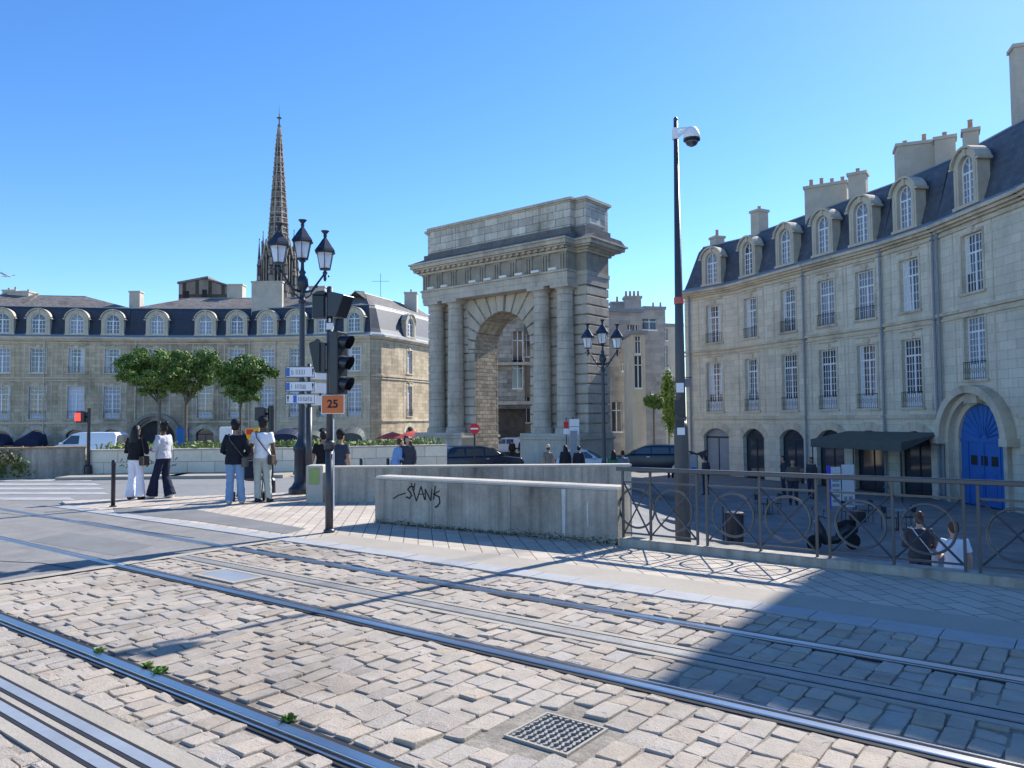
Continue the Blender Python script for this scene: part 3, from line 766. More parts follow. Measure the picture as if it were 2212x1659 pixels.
    for i in range(len(pts)-1): zr.tube([top[i], top[i+1]], .06, 5); zr.tube([rd[i], rd[i+1]], .07, 5)
    obj('roof_ridge', zr, M['zinc'], roof)
    for (sg, s) in pipes:
        d, n, L_ = segs[sg]; q = MB(); q.tube([(0,0,Z0-Z0),(0,0,13.7)], .07, 8)
        for z in (.3, 4.2, 9.1, 13.2): q.box(-.1,.1,-.1,.1,z,z+.06)
        p = pts[sg]+d*s-n*.16; obj('downpipe', q, M['zinc'] if st=='r' else M['trim'], H, Vector((p.x,p.y,Z0))-base)
    for c in chim: chimney(H, base, *c[:-1], **c[-1])
    return H
def poly_bays(pts, pxs, kws=None):
    out = []
    for k, px in enumerate(pxs):
        kw = kws[k] if kws else {}
        r = ray(px, 850)
        for si in range(len(pts)-1):
            A, B = pts[si], pts[si+1]; d = B-A; den = d.x*r.y - d.y*r.x
            s = (A.y*r.x - A.x*r.y)/den
            if 0 <= s <= 1: out.append((si, s*math.hypot(d.x,d.y), kw)); break
    return out
def eave(*l): return [onz(x,y,11.35) for x,y in l]

# left crescent
G_L = 'houses of the crescent behind the planter'
A0 = eave((-50,727.5),(34,728.5)); A1 = eave((34,728.5),(276,731)); A2 = eave((276,731),(415,731.5),(537,731))
A3 = eave((537,731),(690,728),(800,724)); 
house('crescent house cut by the left edge of the photo', A0, poly_bays(A0,[2],[dict(fl='gg')]), 'l', 17.2, cat='house', group=G_L, pipes=[(0,6.9)])
c1 = lambda px,y,Y: Vector((at(px,y,Y).x, Y, 0))
house('crescent house left of the dark portal, sloping grey roof end beside a small chimney', A1, poly_bays(A1,[81,164,242],[dict(fl='gg'),dict(fl='sc'),dict(fl='cg')]), 'l', 17.0, hip=(0,0,0,6.5), group=G_L,
      pipes=[(0,12.6)], chim=[(c1(45,640,91),2.6,1.2,12,17.4,dict(pots=0)),(c1(26,640,93),1.6,1.2,12,17.9,dict(pots=2)),(c1(61,640,93),1.3,1.0,12,17.7,dict(pots=1)),(c1(295,640,91),1.25,1.0,13,17.3,dict(pots=0))])
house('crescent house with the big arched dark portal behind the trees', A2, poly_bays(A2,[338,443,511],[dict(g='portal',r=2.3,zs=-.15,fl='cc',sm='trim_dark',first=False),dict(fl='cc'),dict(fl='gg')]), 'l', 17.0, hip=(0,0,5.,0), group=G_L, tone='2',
      pipes=[(1,6.6)], chim=[(c1(511,620,96),1.9,1.3,12,18.9,dict(pots=0))])
house('crescent house behind the lamp post with tall beige party wall and navy awning', A3, poly_bays(A3,[577,640,700,765],[dict(fl='cc'),dict(fl='gc'),dict(fl='gg'),dict(fl='cg')]), 'l', 17.0, group=G_L, tone='3',
      pipes=[(0,3.3)], chim=[(c1(578,640,90),3.6,.6,11.5,18.2,dict(pots=0)),(c1(686,640,92),1.9,.9,12,17.9,dict(pots=0)),(c1(664,640,95),2.2,.9,12,17.6,dict(pots=0))], mitre=(None, (Vector((0.0,1,0))*.96+Vector((-.35,0,0)))))
# corner wing, lit from the side
q0 = A3[-1]; A4 = [q0.copy(), q0+Vector((1.1,.9,0)), q0+Vector((2.6,4.0,0)), q0+Vector((7.2,16.0,0))]
A4[0] += Vector((.03,0,0))
house('sunlit corner house of the crescent beside the gateway, rounded end and red awnings', A4, poly_bays(A4,[885],[dict(fl='gg',w1=1.2,w2=1.3)]), 'l', 17.0, hip=(0,0,0,0), group=G_L, pipes=[(2,10.4)],
      chim=[(c1(888,640,100),1.6,1.2,13,18.4,dict(pots=1))], roofup='slate_up', mitre=((Vector((0.0,1,0))*.96+Vector((-.35,0,0))), None), up_off=4.5)
t = thing('stone_tower', 'ruined-looking dark stone block rising behind the crescent roofs', 'building', (c1(440,620,130).x,130,Z0))
b = MB(); x0, x1 = at(386,620,130).x-t.location.x, at(494,620,130).x-t.location.x; zt = at(440,613,130).z-Z0
b.prism([(x0,0),(x1,0),(x1,zt-.6),(x1-3.4,zt+.5),(x0+5,zt+.9),(x0,zt)], lambda a,c,d: Vector((a,d,c)), 0, 7); obj('wall', b, M['spire'], t)
b = MB(); b.prism([(x0-.2,zt+.02),(x0+5,zt+.95),(x1-3.4,zt+.55),(x1+.2,zt-.55),(x1+.2,zt-.25),(x1-3.4,zt+.85),(x0+5,zt+1.3),(x0-.2,zt+.35)], lambda a,c,d: Vector((a,d,c)), -.2, 7.2); obj('roof', b, M['slate_up'], t)
b = MB(); b.box(x0+.8,x0+1.8,-.05,0,zt-2.4,zt-1.2); obj('window', b, M['dkwin'], t); b = MB(); b.box(x0+4,x0+4.8,-.05,0,zt-2.6,zt-1.0); obj('window', b, M['dkwin'], t)

# right crescent
G_R = 'houses of the crescent on the right'
E_ = eave((1478,636),(1576,619),(1741,574),(1906,529),(2020,492),(2212,413))
B1 = E_[:3]; B2 = E_[2:4]; B3 = E_[3:5]
ext = [E_[4], E_[5], Vector((21.3,27.6,0))]
def cpx(x0, x1, y, Y, pots, rz):
    a, c = at(x0,y,Y), at(x1,y,Y); w_ = (c.x-a.x); return (Vector(((a.x+c.x)/2, Y, 0)), w_*.92, min(1.3, max(.8, w_*.6)), 12.5, a.z, dict(pots=pots, rz=rz))
dd0 = (E_[1]-E_[0]).normalized()
house('house at the far end of the right crescent, nearest the tall camera pole', B1, poly_bays(B1,[1545,1625,1707],[dict(fl='gc',sp='zinc'),dict(fl='gg'),dict(fl='gc')]), 'r', 15.9, hip=(1,0), group=G_R,
      pipes=[(0,.55),(1,7.85)], chim=[cpx(1537,1561,512,59.5,1,.3), cpx(1625,1655,455,55,1,.5)])
house('two-bay house of the right crescent, a row of chimney pots above it', B2, poly_bays(B2,[1790,1875],[dict(fl='gc'),dict(fl='gc')]), 'r', 16.2, group=G_R, pipes=[(0,6.05)],
      chim=[cpx(1740,1832,402,49.5,4,-.55), cpx(1834,1872,375,47,1,-.6)])
house('narrow one-bay house of the right crescent between two downpipes', B3, poly_bays(B3,[1972],[dict(fl='cc')]), 'r', 16.3, group=G_R, pipes=[(0,3.85)],
      chim=[cpx(1935,2016,314,43.5,2,-.35)])
bb = poly_bays(ext,[2110],[dict(fl='cc',g='portal',door='blue_door',r=1.95,zs=.62,z1=3.45,h1=3.0,w1=1.5,w2=1.5,z2=7.6)])
bb += [(1, 2.6, dict(fl='gc'))]
house('near end of the right crescent with the blue arched door', ext, bb, 'r', 16.4, group=G_R, pipes=[(0,.3)],
      chim=[cpx(2019,2062,298,42,1,-.5), cpx(2080,2112,282,40,1,-.5), cpx(2186,2240,100,37,0,-.3)], hip=(0,0,0,2))
PQ = Vector((14.4,18.9,0)); QP = [PQ, PQ+TX*7.5, PQ+TX*15]
QP = [Vector((p.x,p.y,0)) for p in QP]
house('quay side house at the near end of the right crescent', QP, [(0,2.2,{}),(0,5.4,{}),(1,2.2,{}),(1,5.4,{})], 'r', 16.4, group=G_R, flat=True)
# aerial
t = thing('tv_aerial', 'thin tv aerial on the roof above the blue door', 'aerial', tuple(E_[4]+Vector((3.4,-3.2,16.2))))
b = MB(); b.tube([(0,0,0),(0,0,4.2)], .035, 6); obj('mast', b, M['iron'], t)
b = MB(); b.tube([(0,0,4.1),(-1.6,-.4,4.1)], .025, 5); b.tube([(0,0,2.6),(-1.7,-.4,2.6)], .02, 5); b.tube([(-.3,0,3.9),(-.6,-.2,3.6)],.02,5); obj('antenna', b, M['iron'], t)
t = thing('tv_aerial', 'thin tv aerial with one crossbar on the lit corner roof', 'aerial', tuple(at(822,640,96)))
b = MB(); b.tube([(0,0,-2),(0,0,2.9)], .028, 5); obj('mast', b, M['iron'], t); b = MB(); b.tube([(-1.1,0,1.9),(1.1,0,1.9)], .022, 5); obj('antenna', b, M['iron'], t)

# buildings beyond the gate --------------------------------------------------
def block(label, px0, px1, ytop, Y, mt, wins, side=None, roofc='zinc', depth=10., rz=0., parts=(), top2=None, nm='apartment_house'):
    a, b_ = at(px0, ytop, Y), at(px1, top2 or ytop, Y); base = Vector((a.x, Y, Z0)); H = thing(nm, label, 'building', base, rz)
    W_ = b_.x-a.x; h0, h1 = a.z-Z0, b_.z-Z0; m = MB(); ops = []
    for (wx, wy, ww, wh) in wins:
        p = at(wx, wy, Y); sx = p.x-a.x; ops.append((sx-ww/2, sx+ww/2, p.z-Z0-wh/2, p.z-Z0+wh/2))
    hm = min(h0,h1)
    wall_grid(m, lambda s,y,z: Vector((s,y,z)), (0,W_), (0,hm), ops, .3)
    if h0 != h1: m.add([(0,0,hm),(W_,0,hm),(W_,0,h1),(0,0,h0)], [(0,1,2,3)] if True else [])
    m.quad((W_,0,0),(W_,depth,0),(W_,depth,h1),(W_,0,h1)); m.quad((0,depth,0),(0,0,0),(0,0,h0),(0,depth,h0)); m.quad((W_,depth,0),(0,depth,0),(0,depth,h0),(W_,depth,h1))
    obj('wall', m, M[mt], H, recalc=False)
    r = MB(); r.prism([(-.2,h0),(W_+.2,h1),(W_+.2,h1+.3),(-.2,h0+.3)], lambda a_,c,d: Vector((a_,d,c)), -.25, depth+.2); obj('roof', r, M[roofc], H)
    for s0,s1,z0,z1 in ops:
        w_ = MB(); cx = (s0+s1)/2
        ww, wh = s1-s0, z1-z0
        w_.box(-ww/2,-ww/2+.07,.15,.2,0,wh); w_.box(ww/2-.07,ww/2,.15,.2,0,wh); w_.box(-.04,.04,.15,.2,0,wh); w_.box(-ww/2+.07,ww/2-.07,.15,.2,wh*.7,wh*.7+.07); w_.box(-ww/2,ww/2,-.1,.0,-.15,0)
        o = obj('window', w_, M['white'], H, (cx,0,z0)); q = MB(); q.quad((-ww/2,.2,0),(ww/2,.2,0),(ww/2,.2,wh),(-ww/2,.2,wh)); obj('pane', q, M['glass'], o)
    return H, base, W_
M['grey_r'] = mat('grey street render', (.42,.39,.35), .9, .12, .6, .3, 12, brick=(1.1,.42,.008,.75,.5), stain=.5)
M['sunlit_r'] = mat('render painted sunlit', (.62,.56,.44), .9, .1, .6, .3, 12, stain=.3)  # sunlight on the grey houses is put into this paler colour
M['rubble'] = mat('rubble stone', (.46,.42,.35), .95, .2, 1.5, .8, 6, brick=(.8,.4,.015,.6,.5), stain=.5)
H1,_b,_w = block('grey street house seen through the archway, balconies and dark shop below', 1040, 1132, 675, 72, 'rubble', [(1118,750,1.,3.),(1118,808,1.,2.6)])
for q in ((_w-3.4,_w+1.2,-.9,0,5.6,5.9),(_w-3.4,_w+1.2,-.6,0,9.3,9.55),(_w-1.6,_w+.8,-.7,0,13.9,14.6)):
    b = MB(); b.box(*q); obj('balcony', b, M['trim'], H1)
b = MB(); b.box(1.0,_w+1.0,-.9,-.02,5.2,5.58); obj('shop_sign', b, M['slate_up'], H1)
b = MB(); b.box(.8,_w,-.06,-.01,0,5.2); obj('shop_front', b, mat('brown shopfront', (.10,.08,.065), .6, .3, 1.5), H1)
H2,_b,_w = block('brown street house with slim windows behind the right arch jamb', 1133, 1160, 690, 80, 'trim_dark', [(1137,745,.9,2.4),(1137,885,.9,2.6)])
block('grey stepped house just right of the gateway', 1300, 1394, 672, 68, 'grey_r', [(1368,720,.6,1.7),(1381,720,.6,1.7),(1350,790,.4,.8),(1336,900,1.0,2.6)], rz=.3)
H3,_b,_w = block('house front painted cream for sunlight, between the grey houses', 1364, 1393, 722, 63, 'sunlit_r', [(1378,745,.5,1.4),(1379,803,.7,2.6)], depth=4.5)  # stands for a sunlit piece of the grey house, painted in its colour
H4,_b,_w = block('tall grey gable house left of the camera pole', 1392, 1436, 668, 78, 'grey_r', [(1404,700,1.6,1.1)], rz=.2, depth=3.)
block('house with sunlight put into its pale colour, partly behind the camera pole', 1432, 1476, 705, 79, 'sunlit_r', [(1440,722,.4,1.2),(1440,770,.4,2.2)], depth=14, rz=.3)  # sunlit side of the grey gable house, painted by the paler wall
def tchim(label, x0, x1, y0, Y, npot, mt='grey_r'):
    a, b_ = at(x0,y0,Y), at(x1,y0,Y); H = thing('chimney_stack', label, 'chimney', (a.x, Y, a.z-5)); W_ = b_.x-a.x
    b = MB(); b.box(0,W_,0,1.2,0,5); b.box(-.1,W_+.1,-.1,1.3,4.8,5.02); obj('stack', b, M[mt], H)
    for k in range(npot): p = MB(); p.lathe([(.13,5.02),(.1,5.6)], 8); obj('chimney_pot', p, M['pot'], H, (W_*(k+.5)/npot, .6, 0))
tchim('wide grey chimney on the roof right of the gateway', 1350, 1385, 640, 74, 4); tchim('low grey chimney beside the camera pole', 1405, 1437, 663, 86, 2)
tchim('small grey stack against the gateway wall', 1320, 1350, 652, 75, 1)
# ================================================================== GATEWAY
GL = Vector((-6.17, 56.6, 0)); GE = Vector((.779,-.628,0)).normalized()
G = thing('triumphal_arch', 'large stone gateway with paired columns and one round arch', 'archway', (GL.x, GL.y, Z0), math.atan2(GE.y, GE.x))
def gq(z): return z - Z0
def sx(b, x0, x1, y0, y1, z0, z1): b.box(x0, x1, y0, y1, gq(z0), gq(z1))
LW, DW, CX, RR, ZS = 14.0, 2.6, 7.0, 2.45, 6.65
# piers in courses
core = MB()
for x0, x1 in ((.05, CX-RR-.0), (CX+RR, LW-.05)): sx(core, x0+.06, x1-.06 if x0 > 1 else x1, .11, DW-.11, -2.6, 10.2)
f = lambda a,c,d: Vector((a, d, gq(c)))
# arch backing ring above springing
def rayrect(an, x0, x1, zt):
    dx, dz = math.cos(an), math.sin(an); k = 1e9
    if dx > 1e-6: k = min(k, (x1-CX)/dx)
    if dx < -1e-6: k = min(k, (x0-CX)/dx)
    if dz > 1e-6: k = min(k, (zt-ZS)/dz)
    return (CX+dx*k, ZS+dz*k), k
XL, XR, ZT = 3.95, 10.05, 10.2
def wedge(mb, a0, a1, y0, y1, rin, shrink=0.):
    a0 -= shrink/3.2; a1 += shrink/3.2     # a0 > a1
    p0, _ = rayrect(a0, XL, XR, ZT); p1, _ = rayrect(a1, XL, XR, ZT); poly = [(CX+rin*math.cos(a1+(a0-a1)*k/4), ZS+rin*math.sin(a1+(a0-a1)*k/4)) for k in range(5)]
    poly.append(p0)
    for cx_, cz_ in ((XL, ZT), (XR, ZT)):
        ca = math.atan2(cz_-ZS, cx_-CX)
        if a1 < ca < a0: poly.append((cx_, cz_))
    poly.append(p1); mb.prism(poly, f, y0, y1)
NV = 13
for k in range(NV): wedge(core, PI-PI*k/NV, PI-PI*(k+1)/NV, .11, DW-.11, RR)
obj('core', core, M['gate_in'], G)
vs = MB()
for k in range(NV):
    for y0, y1 in ((0, .3), (DW-.3, DW)): wedge(vs, PI-PI*k/NV, PI-PI*(k+1)/NV, y0 - (.12 if k == NV//2 and y0 == 0 else 0), y1, RR+(.0), .06)
zz = -2.6+3.45
NC_ = 15; hc = (ZT-.85)/NC_
for k in range(NC_):
    z0 = .85+hc*k; z1 = z0+hc-.085
    for x0, x1 in ((0, 1.0), (LW-1.0, LW)): sx(vs, x0, x1, 0, DW, z0, z1)
    if z1 < ZS+.1 or k < 9:
        if z0 < ZS-.05:
            for x0, x1 in ((3.95, CX-RR), (CX+RR, 10.05)):
                sx(vs, x0, x1, 0, .3, z0, min(z1, ZS-.05)); sx(vs, x0, x1, DW-.3, DW, z0, min(z1, ZS-.05))
    for x0, x1 in ((1.0, 3.94), (10.06, LW-1.0)): sx(vs, x0, x1, .02, .2, z0, z1)
obj('rusticated_stone', vs, M['gate_p'], G, bevel=.03)
# pedestals
pd = MB()
for x0, x1 in ((-.15, 4.45), (9.55, 14.15)):
    sx(pd, x0, x1, -1.25, DW+.12, -2.6, .45); sx(pd, x0-.1, x1+.1, -1.35, DW+.2, .45, .62); sx(pd, x0, x1, -1.25, DW+.1, .62, .84)
obj('pedestal', pd, M['gate_p'], G, bevel=.02)
for cx_ in (1.35, 3.2, 10.8, 12.65):
    c = MB(); pr = [(.74,.84),(.74,1.0),(.70,1.02),(.72,1.12),(.66,1.2),(.60,1.22)]
    nd = 17; z = 1.24
    for k in range(nd):
        r0_ = .595-.085*(k/nd)**1.4; r1_ = .595-.085*((k+1)/nd)**1.4; h_ = (9.55-1.24)/nd
        pr += [(r0_-.035, z), (r0_, z+.025), (r1_, z+h_-.025), (r1_-.035, z+h_)]; z += h_
    pr += [(.51,9.56),(.55,9.6),(.55,9.66),(.52,9.68),(.52,9.85),(.66,9.98)]
    c.lathe([(r, gq(z_)) for r, z_ in pr], 28, (cx_, -.45, 0)); c.box(cx_-.69, cx_+.69, -1.14, .1, gq(9.99), gq(10.19))
    o = obj('column', c, M['gate_p'], G, smooth=True); m_ = o.modifiers.new('e', 'EDGE_SPLIT'); m_.split_angle = rad(35)
# entablature
en = MB(); sx(en, -.02, LW+.02, -.02, DW+.02, 10.2, 10.8); sx(en, .5, LW-.75, -1.06, -.03, 10.2, 10.55); sx(en, .45, LW-.7, -1.1, -.03, 10.551, 10.95); sx(en, -.06, LW+.06, -.08, DW+.06, 10.801, 11.05); sx(en, .4, LW-.65, -1.2, -.09, 10.96, 11.08)
obj('architrave', en, M['gate_p'], G)
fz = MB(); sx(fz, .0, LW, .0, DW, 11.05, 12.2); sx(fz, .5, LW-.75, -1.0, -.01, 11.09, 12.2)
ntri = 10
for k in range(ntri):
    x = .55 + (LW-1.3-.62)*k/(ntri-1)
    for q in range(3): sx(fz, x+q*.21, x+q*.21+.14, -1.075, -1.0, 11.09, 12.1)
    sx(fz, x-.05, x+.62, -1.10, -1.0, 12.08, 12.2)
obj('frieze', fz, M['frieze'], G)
for k in range(ntri-1):
    if k in (2,): continue
    lg = MB(); x = .55 + (LW-1.3-.62)*k/(ntri-1)+.66; sx(lg, x, x+(LW-1.3-.62)/(ntri-1)-.72, -1.32, -1.0, 11.085, 11.24)
    obj('ledge', lg, M['pale'], G)
co = MB()
for (z0, z1, of, os) in ((12.2,12.36,1.2,.16),(12.36,12.5,1.35,.3),(12.5,12.6,1.62,.6),(12.6,12.84,1.78,.8),(12.84,12.95,1.9,.95)):
    sx(co, -os, LW+os, -os*.9, DW+os, z0, z1); sx(co, .4-os*.55, LW-.7+os*.4, -of, -os*.9-.001, z0, z1-.002)
for k in range(26): x = .45+(LW-1.25)*k/25; sx(co, x-.12, x+.12, -1.5, -1.2, 12.36, 12.499)
obj('cornice', co, M['gate_p'], G)
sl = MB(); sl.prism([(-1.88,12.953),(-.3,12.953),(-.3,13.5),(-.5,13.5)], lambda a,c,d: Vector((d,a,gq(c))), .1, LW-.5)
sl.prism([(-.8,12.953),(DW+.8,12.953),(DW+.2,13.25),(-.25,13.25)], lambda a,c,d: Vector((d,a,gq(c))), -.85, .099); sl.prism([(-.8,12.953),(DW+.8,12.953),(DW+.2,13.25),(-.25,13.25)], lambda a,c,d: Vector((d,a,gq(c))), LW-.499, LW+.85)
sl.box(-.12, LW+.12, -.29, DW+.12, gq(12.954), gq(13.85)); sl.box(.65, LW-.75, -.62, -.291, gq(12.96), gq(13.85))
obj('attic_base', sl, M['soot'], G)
at_ = MB(); at_.box(0, LW, 0, DW, gq(13.85), gq(15.45)); at_.box(.75, LW-.85, -.5, -.001, gq(13.85), gq(15.45))
for x in (.4, 3.2, 10.6): at_.box(x, x+.09, -.54 if x > .7 else -.04, -.5 if x > .7 else 0, gq(13.85), gq(15.45))
for a0, a1, z0, z1 in ((.35,.45,14.1,15.3),(2.15,2.25,14.1,15.3),(.45,2.15,14.1,14.2),(.45,2.15,15.2,15.3)): at_.box(LW+.001, LW+.05, a0, a1, gq(z0), gq(z1))
obj('attic', at_, M['attic'], G)
ac = MB()
for z0, z1, o_ in ((15.45,15.55,.08),(15.55,15.72,.18)): ac.box(-o_, LW+o_, -o_, DW+o_, gq(z0), gq(z1)); ac.box(.75-o_, LW-.85+o_, -.5-o_, -o_-.001, gq(z0), gq(z1)-.002)
obj('attic_coping', ac, M['gate_p'], G)

# ================================================================== SPIRE
SY = 280.; sp = at(601, 640, SY); SX = sp.x
S = thing('church_spire', 'tall dark gothic spire with pinnacles rising behind the crescent roofs', 'spire', (SX, SY, 0), .25)
b = MB()
b.lathe([(6.6,0),(6.6,50),(5.6,50.2),(5.3,64),(5.6,64.2),(5.6,65.5),(4.2,66)], 8, rot=PI/8)
obj('belfry', b, M['spire'], S)
b = MB(); b.lathe([(3.9,66),(2.9,80),(1.9,93),(1.0,104),(.45,110.2),(.2,111)], 8, rot=PI/8); obj('spire_body', b, M['spire'], S)
def sr_(z): 
    T = [(66,3.9),(80,2.9),(93,1.9),(104,1.0),(110.2,.45)]
    for i in range(4):
        if T[i][0] <= z <= T[i+1][0]: return T[i][1] + (T[i+1][1]-T[i][1])*(z-T[i][0])/(T[i+1][0]-T[i][0])
    return .4
b = MB()
for k in range(8):
    a = PI/8+2*PI*k/8; b.tube([((sr_(z)+.08)*math.cos(a),(sr_(z)+.08)*math.sin(a),z) for z in (66,80,93,104,110)], .17, 4)
    for j in range(24): z = 67+1.75*j; r = sr_(z)+.3; b.ball((r*math.cos(a), r*math.sin(a), z), (.24,.24,.3), 4)
z = 68.5; i = 0
while z < 108: b.lathe([(sr_(z)+.04,z-.12),(sr_(z)+.26+(.2 if i%3==0 else 0),z),(sr_(z)+.04,z+.2)], 8, rot=PI/8); z += 1.9; i += 1
obj('rib', b, M['spire_p'], S)
b = MB(); b.lathe([(.3,110),(.75,110.8),(.35,111.4),(.2,112),(.2,113.4),(.9,113.8),(.9,114),(.15,114.2),(.08,116.8),(.03,118.6)], 8); obj('finial', b, M['spire'], S)
b = MB()
for k in range(8):
    a = 2*PI*k/8; mt_ = Matrix.Rotation(a-PI/2, 4, 'Z'); R_ = 5.55
    P_ = lambda x, y, zz_: mt_ @ Vector((x, y, zz_))
    b.add([P_(-1.2,R_,52),P_(1.2,R_,52),P_(1.2,R_,60),P_(0,R_-.0,62.5),P_(-1.2,R_,60)], [(0,1,2,3,4)])
obj('lancet', b, M['dkwin'], S, recalc=False)
b = MB()
for k in range(8):
    a = 2*PI*k/8; mt_ = Matrix.Rotation(a-PI/2, 4, 'Z')
    for s in (-1, 1): b.tube([mt_ @ Vector((s*2.0,5.7,60)), mt_ @ Vector((0,5.8,67.5))], .28, 4)
    b.tube([mt_ @ Vector((0,5.65,50)), mt_ @ Vector((0,5.65,62))], .18, 4)
    b.tube([mt_ @ Vector((-1.3,5.6,50)), mt_ @ Vector((-1.3,5.6,60))], .2, 4); b.tube([mt_ @ Vector((1.3,5.6,50)), mt_ @ Vector((1.3,5.6,60))], .2, 4)
obj('gable', b, M['spire_p'], S)
for k in range(8):
    a = PI/8+2*PI*k/8; big = k % 2 == 0; r = 7.1 if big else 6.0; p = MB(); h = 58. if big else 62.; 
    p.lathe([(1.15,30),(1.0,h-6),(1.2,h-5.8),(.8,h-5.4),(.75,h),(.95,h+.2),(.62,h+.6),(.32,h+5),(.08,h+9.2),(.25,h+9.4),(.02,h+10)], 6, (r*math.cos(a), r*math.sin(a), 0))
    for j in range(6): zz_ = h+1+1.3*j; p.ball((r*math.cos(a), r*math.sin(a), zz_), (.75-.1*j,.75-.1*j,.2), 4)
    obj('pinnacle', p, M['spire'], S)

# ================================================================== PLANTER WALLS + PLANTS
def lowwall(label, pts, h, th, m, cop, cat='wall', z0=-.6, nm='planter_wall', off=0.0):
    base = Vector((pts[0].x, pts[0].y, 0)); t = thing(nm, label, cat, base)
    b = MB(); c = MB()
    for i in range(len(pts)-1):
        d, n, L_ = segframe(pts[i], pts[i+1]); z = min(gz(pts[i].x, pts[i].y), gz(pts[i+1].x, pts[i+1].y)); P = pts[i]-base
        MX = Matrix(((d.x,n.x,0,P.x),(d.y,n.y,0,P.y),(0,0,1,0),(0,0,0,1)))
        b.box(-.01, L_+.01, 0, th, z-.5, h-.06, MX); c.box(-.03, L_+.03, -.03, th+.03, h-.06, h, MX)
    obj('wall_body', b, m, t); obj('coping', c, cop, t); return t
g = lambda x, y: Vector((onz(x,y,0).x, onz(x,y,0).y, 0))
pw = [g(193,1027), g(420,1024), g(640,1022), g(800,1016), g(965,1010)]
hz = at(420, 969, pw[1].y).z
tp = lowwall('pale limestone block planter wall across the street with green plants on top', pw, hz, .35, M['wallb'], M['conc_top'])
gp_ = MB()
for k in range(900):
    s = R.uniform(0, 1)*4; i = min(3, int(s)); p = pw[i].lerp(pw[i+1], s-i); d, n, L_ = segframe(pw[i], pw[i+1])
    dens = noise.noise(Vector((p.x*.5, 0, 0)))*.5+.5
    if R.random() > .35+dens or (p.x < onz(380,1000).x and R.random() > .03): continue
    q = p + n*R.uniform(.3, 2.2); h = R.uniform(.02,.24)*(0.5+dens); a = R.uniform(0, 2*PI); w_ = Vector((math.cos(a), math.sin(a), 0))*R.uniform(.02,.05)
    top = q + Vector((R.uniform(-.15,.15), R.uniform(-.15,.15), hz+h)); q.z = hz - .12
    gp_.add([q-w_, q+w_, top+w_, top-w_*.6], [(0,1,2,3)])
    for j in range(2):
        e = q.lerp(top, R.uniform(.5,1)); u = Vector((R.uniform(-1,1),R.uniform(-1,1),R.uniform(-.4,.8)))*.06; v_ = Vector((R.uniform(-1,1),R.uniform(-1,1),R.uniform(-.4,.8)))*.05
        gp_.add([e-u-v_, e+u-v_, e+u+v_, e-u+v_], [(0,1,2,3)])
struct('planter_grass', gp_, M['grass'], kind='stuff', recalc=False)
so_ = MB()
for i in range(4):
    d, n, L_ = segframe(pw[i], pw[i+1]); P = pw[i]; MX = Matrix(((d.x,n.x,0,P.x),(d.y,n.y,0,P.y),(0,0,1,0),(0,0,0,1))); so_.box(0, L_, .34, 3.2, -3, hz-.1, MX)
struct('planter_soil', so_, M['joint'])
kb = MB()
for i in range(4):
    d, n, L_ = segframe(pw[i], pw[i+1]); P = pw[i]; zz_ = min(gz(pw[i].x,pw[i].y), gz(pw[i+1].x,pw[i+1].y)); MX = Matrix(((d.x,n.x,0,P.x),(d.y,n.y,0,P.y),(0,0,1,0),(0,0,0,1)))
    kb.box(-.3, L_, -1.6, -.01, zz_-.3, zz_+.10, MX)
struct('far_pavement', kb, M['flat'])
q0_ = [g(-90,1034), g(60,1031), g(183,1027)]
t = lowwall('dark stained concrete wall with rusty brown top at the left edge', q0_, at(100,966,q0_[1].y).z, .5, M['conc'], M['wood'], nm='concrete_wall')
b = MB(); p0 = q0_[2]-q0_[0]
tp_ = q0_[0]
# scribbled tag on pale wall
b = MB(); d, n, L_ = segframe(pw[0], pw[1])
for k in range(44):
    s0_ = .9+R.uniform(0,1.9); z0_ = R.uniform(.22,.48); x1_ = s0_+R.uniform(-.12,.12); z1_ = z0_+R.uniform(-.1,.14)
    P = pw[0]-n*.004; Ls = math.hypot(x1_-s0_, z1_-z0_) or 1; ax, az = -(z1_-z0_)/Ls*.012, (x1_-s0_)/Ls*.012
    b.add([P+d*(s0_-ax)+Vector((0,0,z0_-az)), P+d*(s0_+ax)+Vector((0,0,z0_+az)), P+d*(x1_+ax)+Vector((0,0,z1_+az)), P+d*(x1_-ax)+Vector((0,0,z1_-az))], [(0,1,2,3)])
    for v_ in b.v[-4:]: v_ -= tp.location
obj('graffiti', b, M['ink'], tp, recalc=False)
def leafball(mb, c, r, n, size, M_=None, fill=.55):
    for k in range(n):
        u = Vector((R.gauss(0,1),R.gauss(0,1),R.gauss(0,1))).normalized(); rr = R.uniform(fill, 1.0)**.6
        lump = 1 + .55*noise.noise(u*2.6 + Vector(c)*.7) + (R.uniform(0,.35) if R.random() < .06 else 0)
        p = Vector(c) + Vector((u.x*r[0], u.y*r[1], u.z*r[2]))*rr*lump
        s = size*R.uniform(.6,1.3); a = Vector((R.gauss(0,1),R.gauss(0,1),R.gauss(0,1))).normalized(); b_ = a.cross(u+Vector((.01,.02,.03))).normalized()*s; a = a*s
        mb.add([p-a-b_*.4, p+a-b_*.4, p+a*.7+b_*.6, p-a*.7+b_*.6], [(0,1,2,3)])
t = thing('shrub', 'brown and dark green bush on the dark wall at the left edge', 'shrub', (g(-25,1030).x, g(-25,1030).y-.4, 0))
b = MB(); leafball(b, (0,0,.35), (1.5,.5,.55), 2600, .05); leafball(b, (-1.2,0,.2), (1.2,.5,.4), 1500, .05); obj('foliage', b, M['leaf'], t, recalc=False)
b = MB(); leafball(b, (.4,-.1,.55), (1.1,.45,.4), 900, .05); obj('dry_foliage', b, M['leaf2'], t, recalc=False)
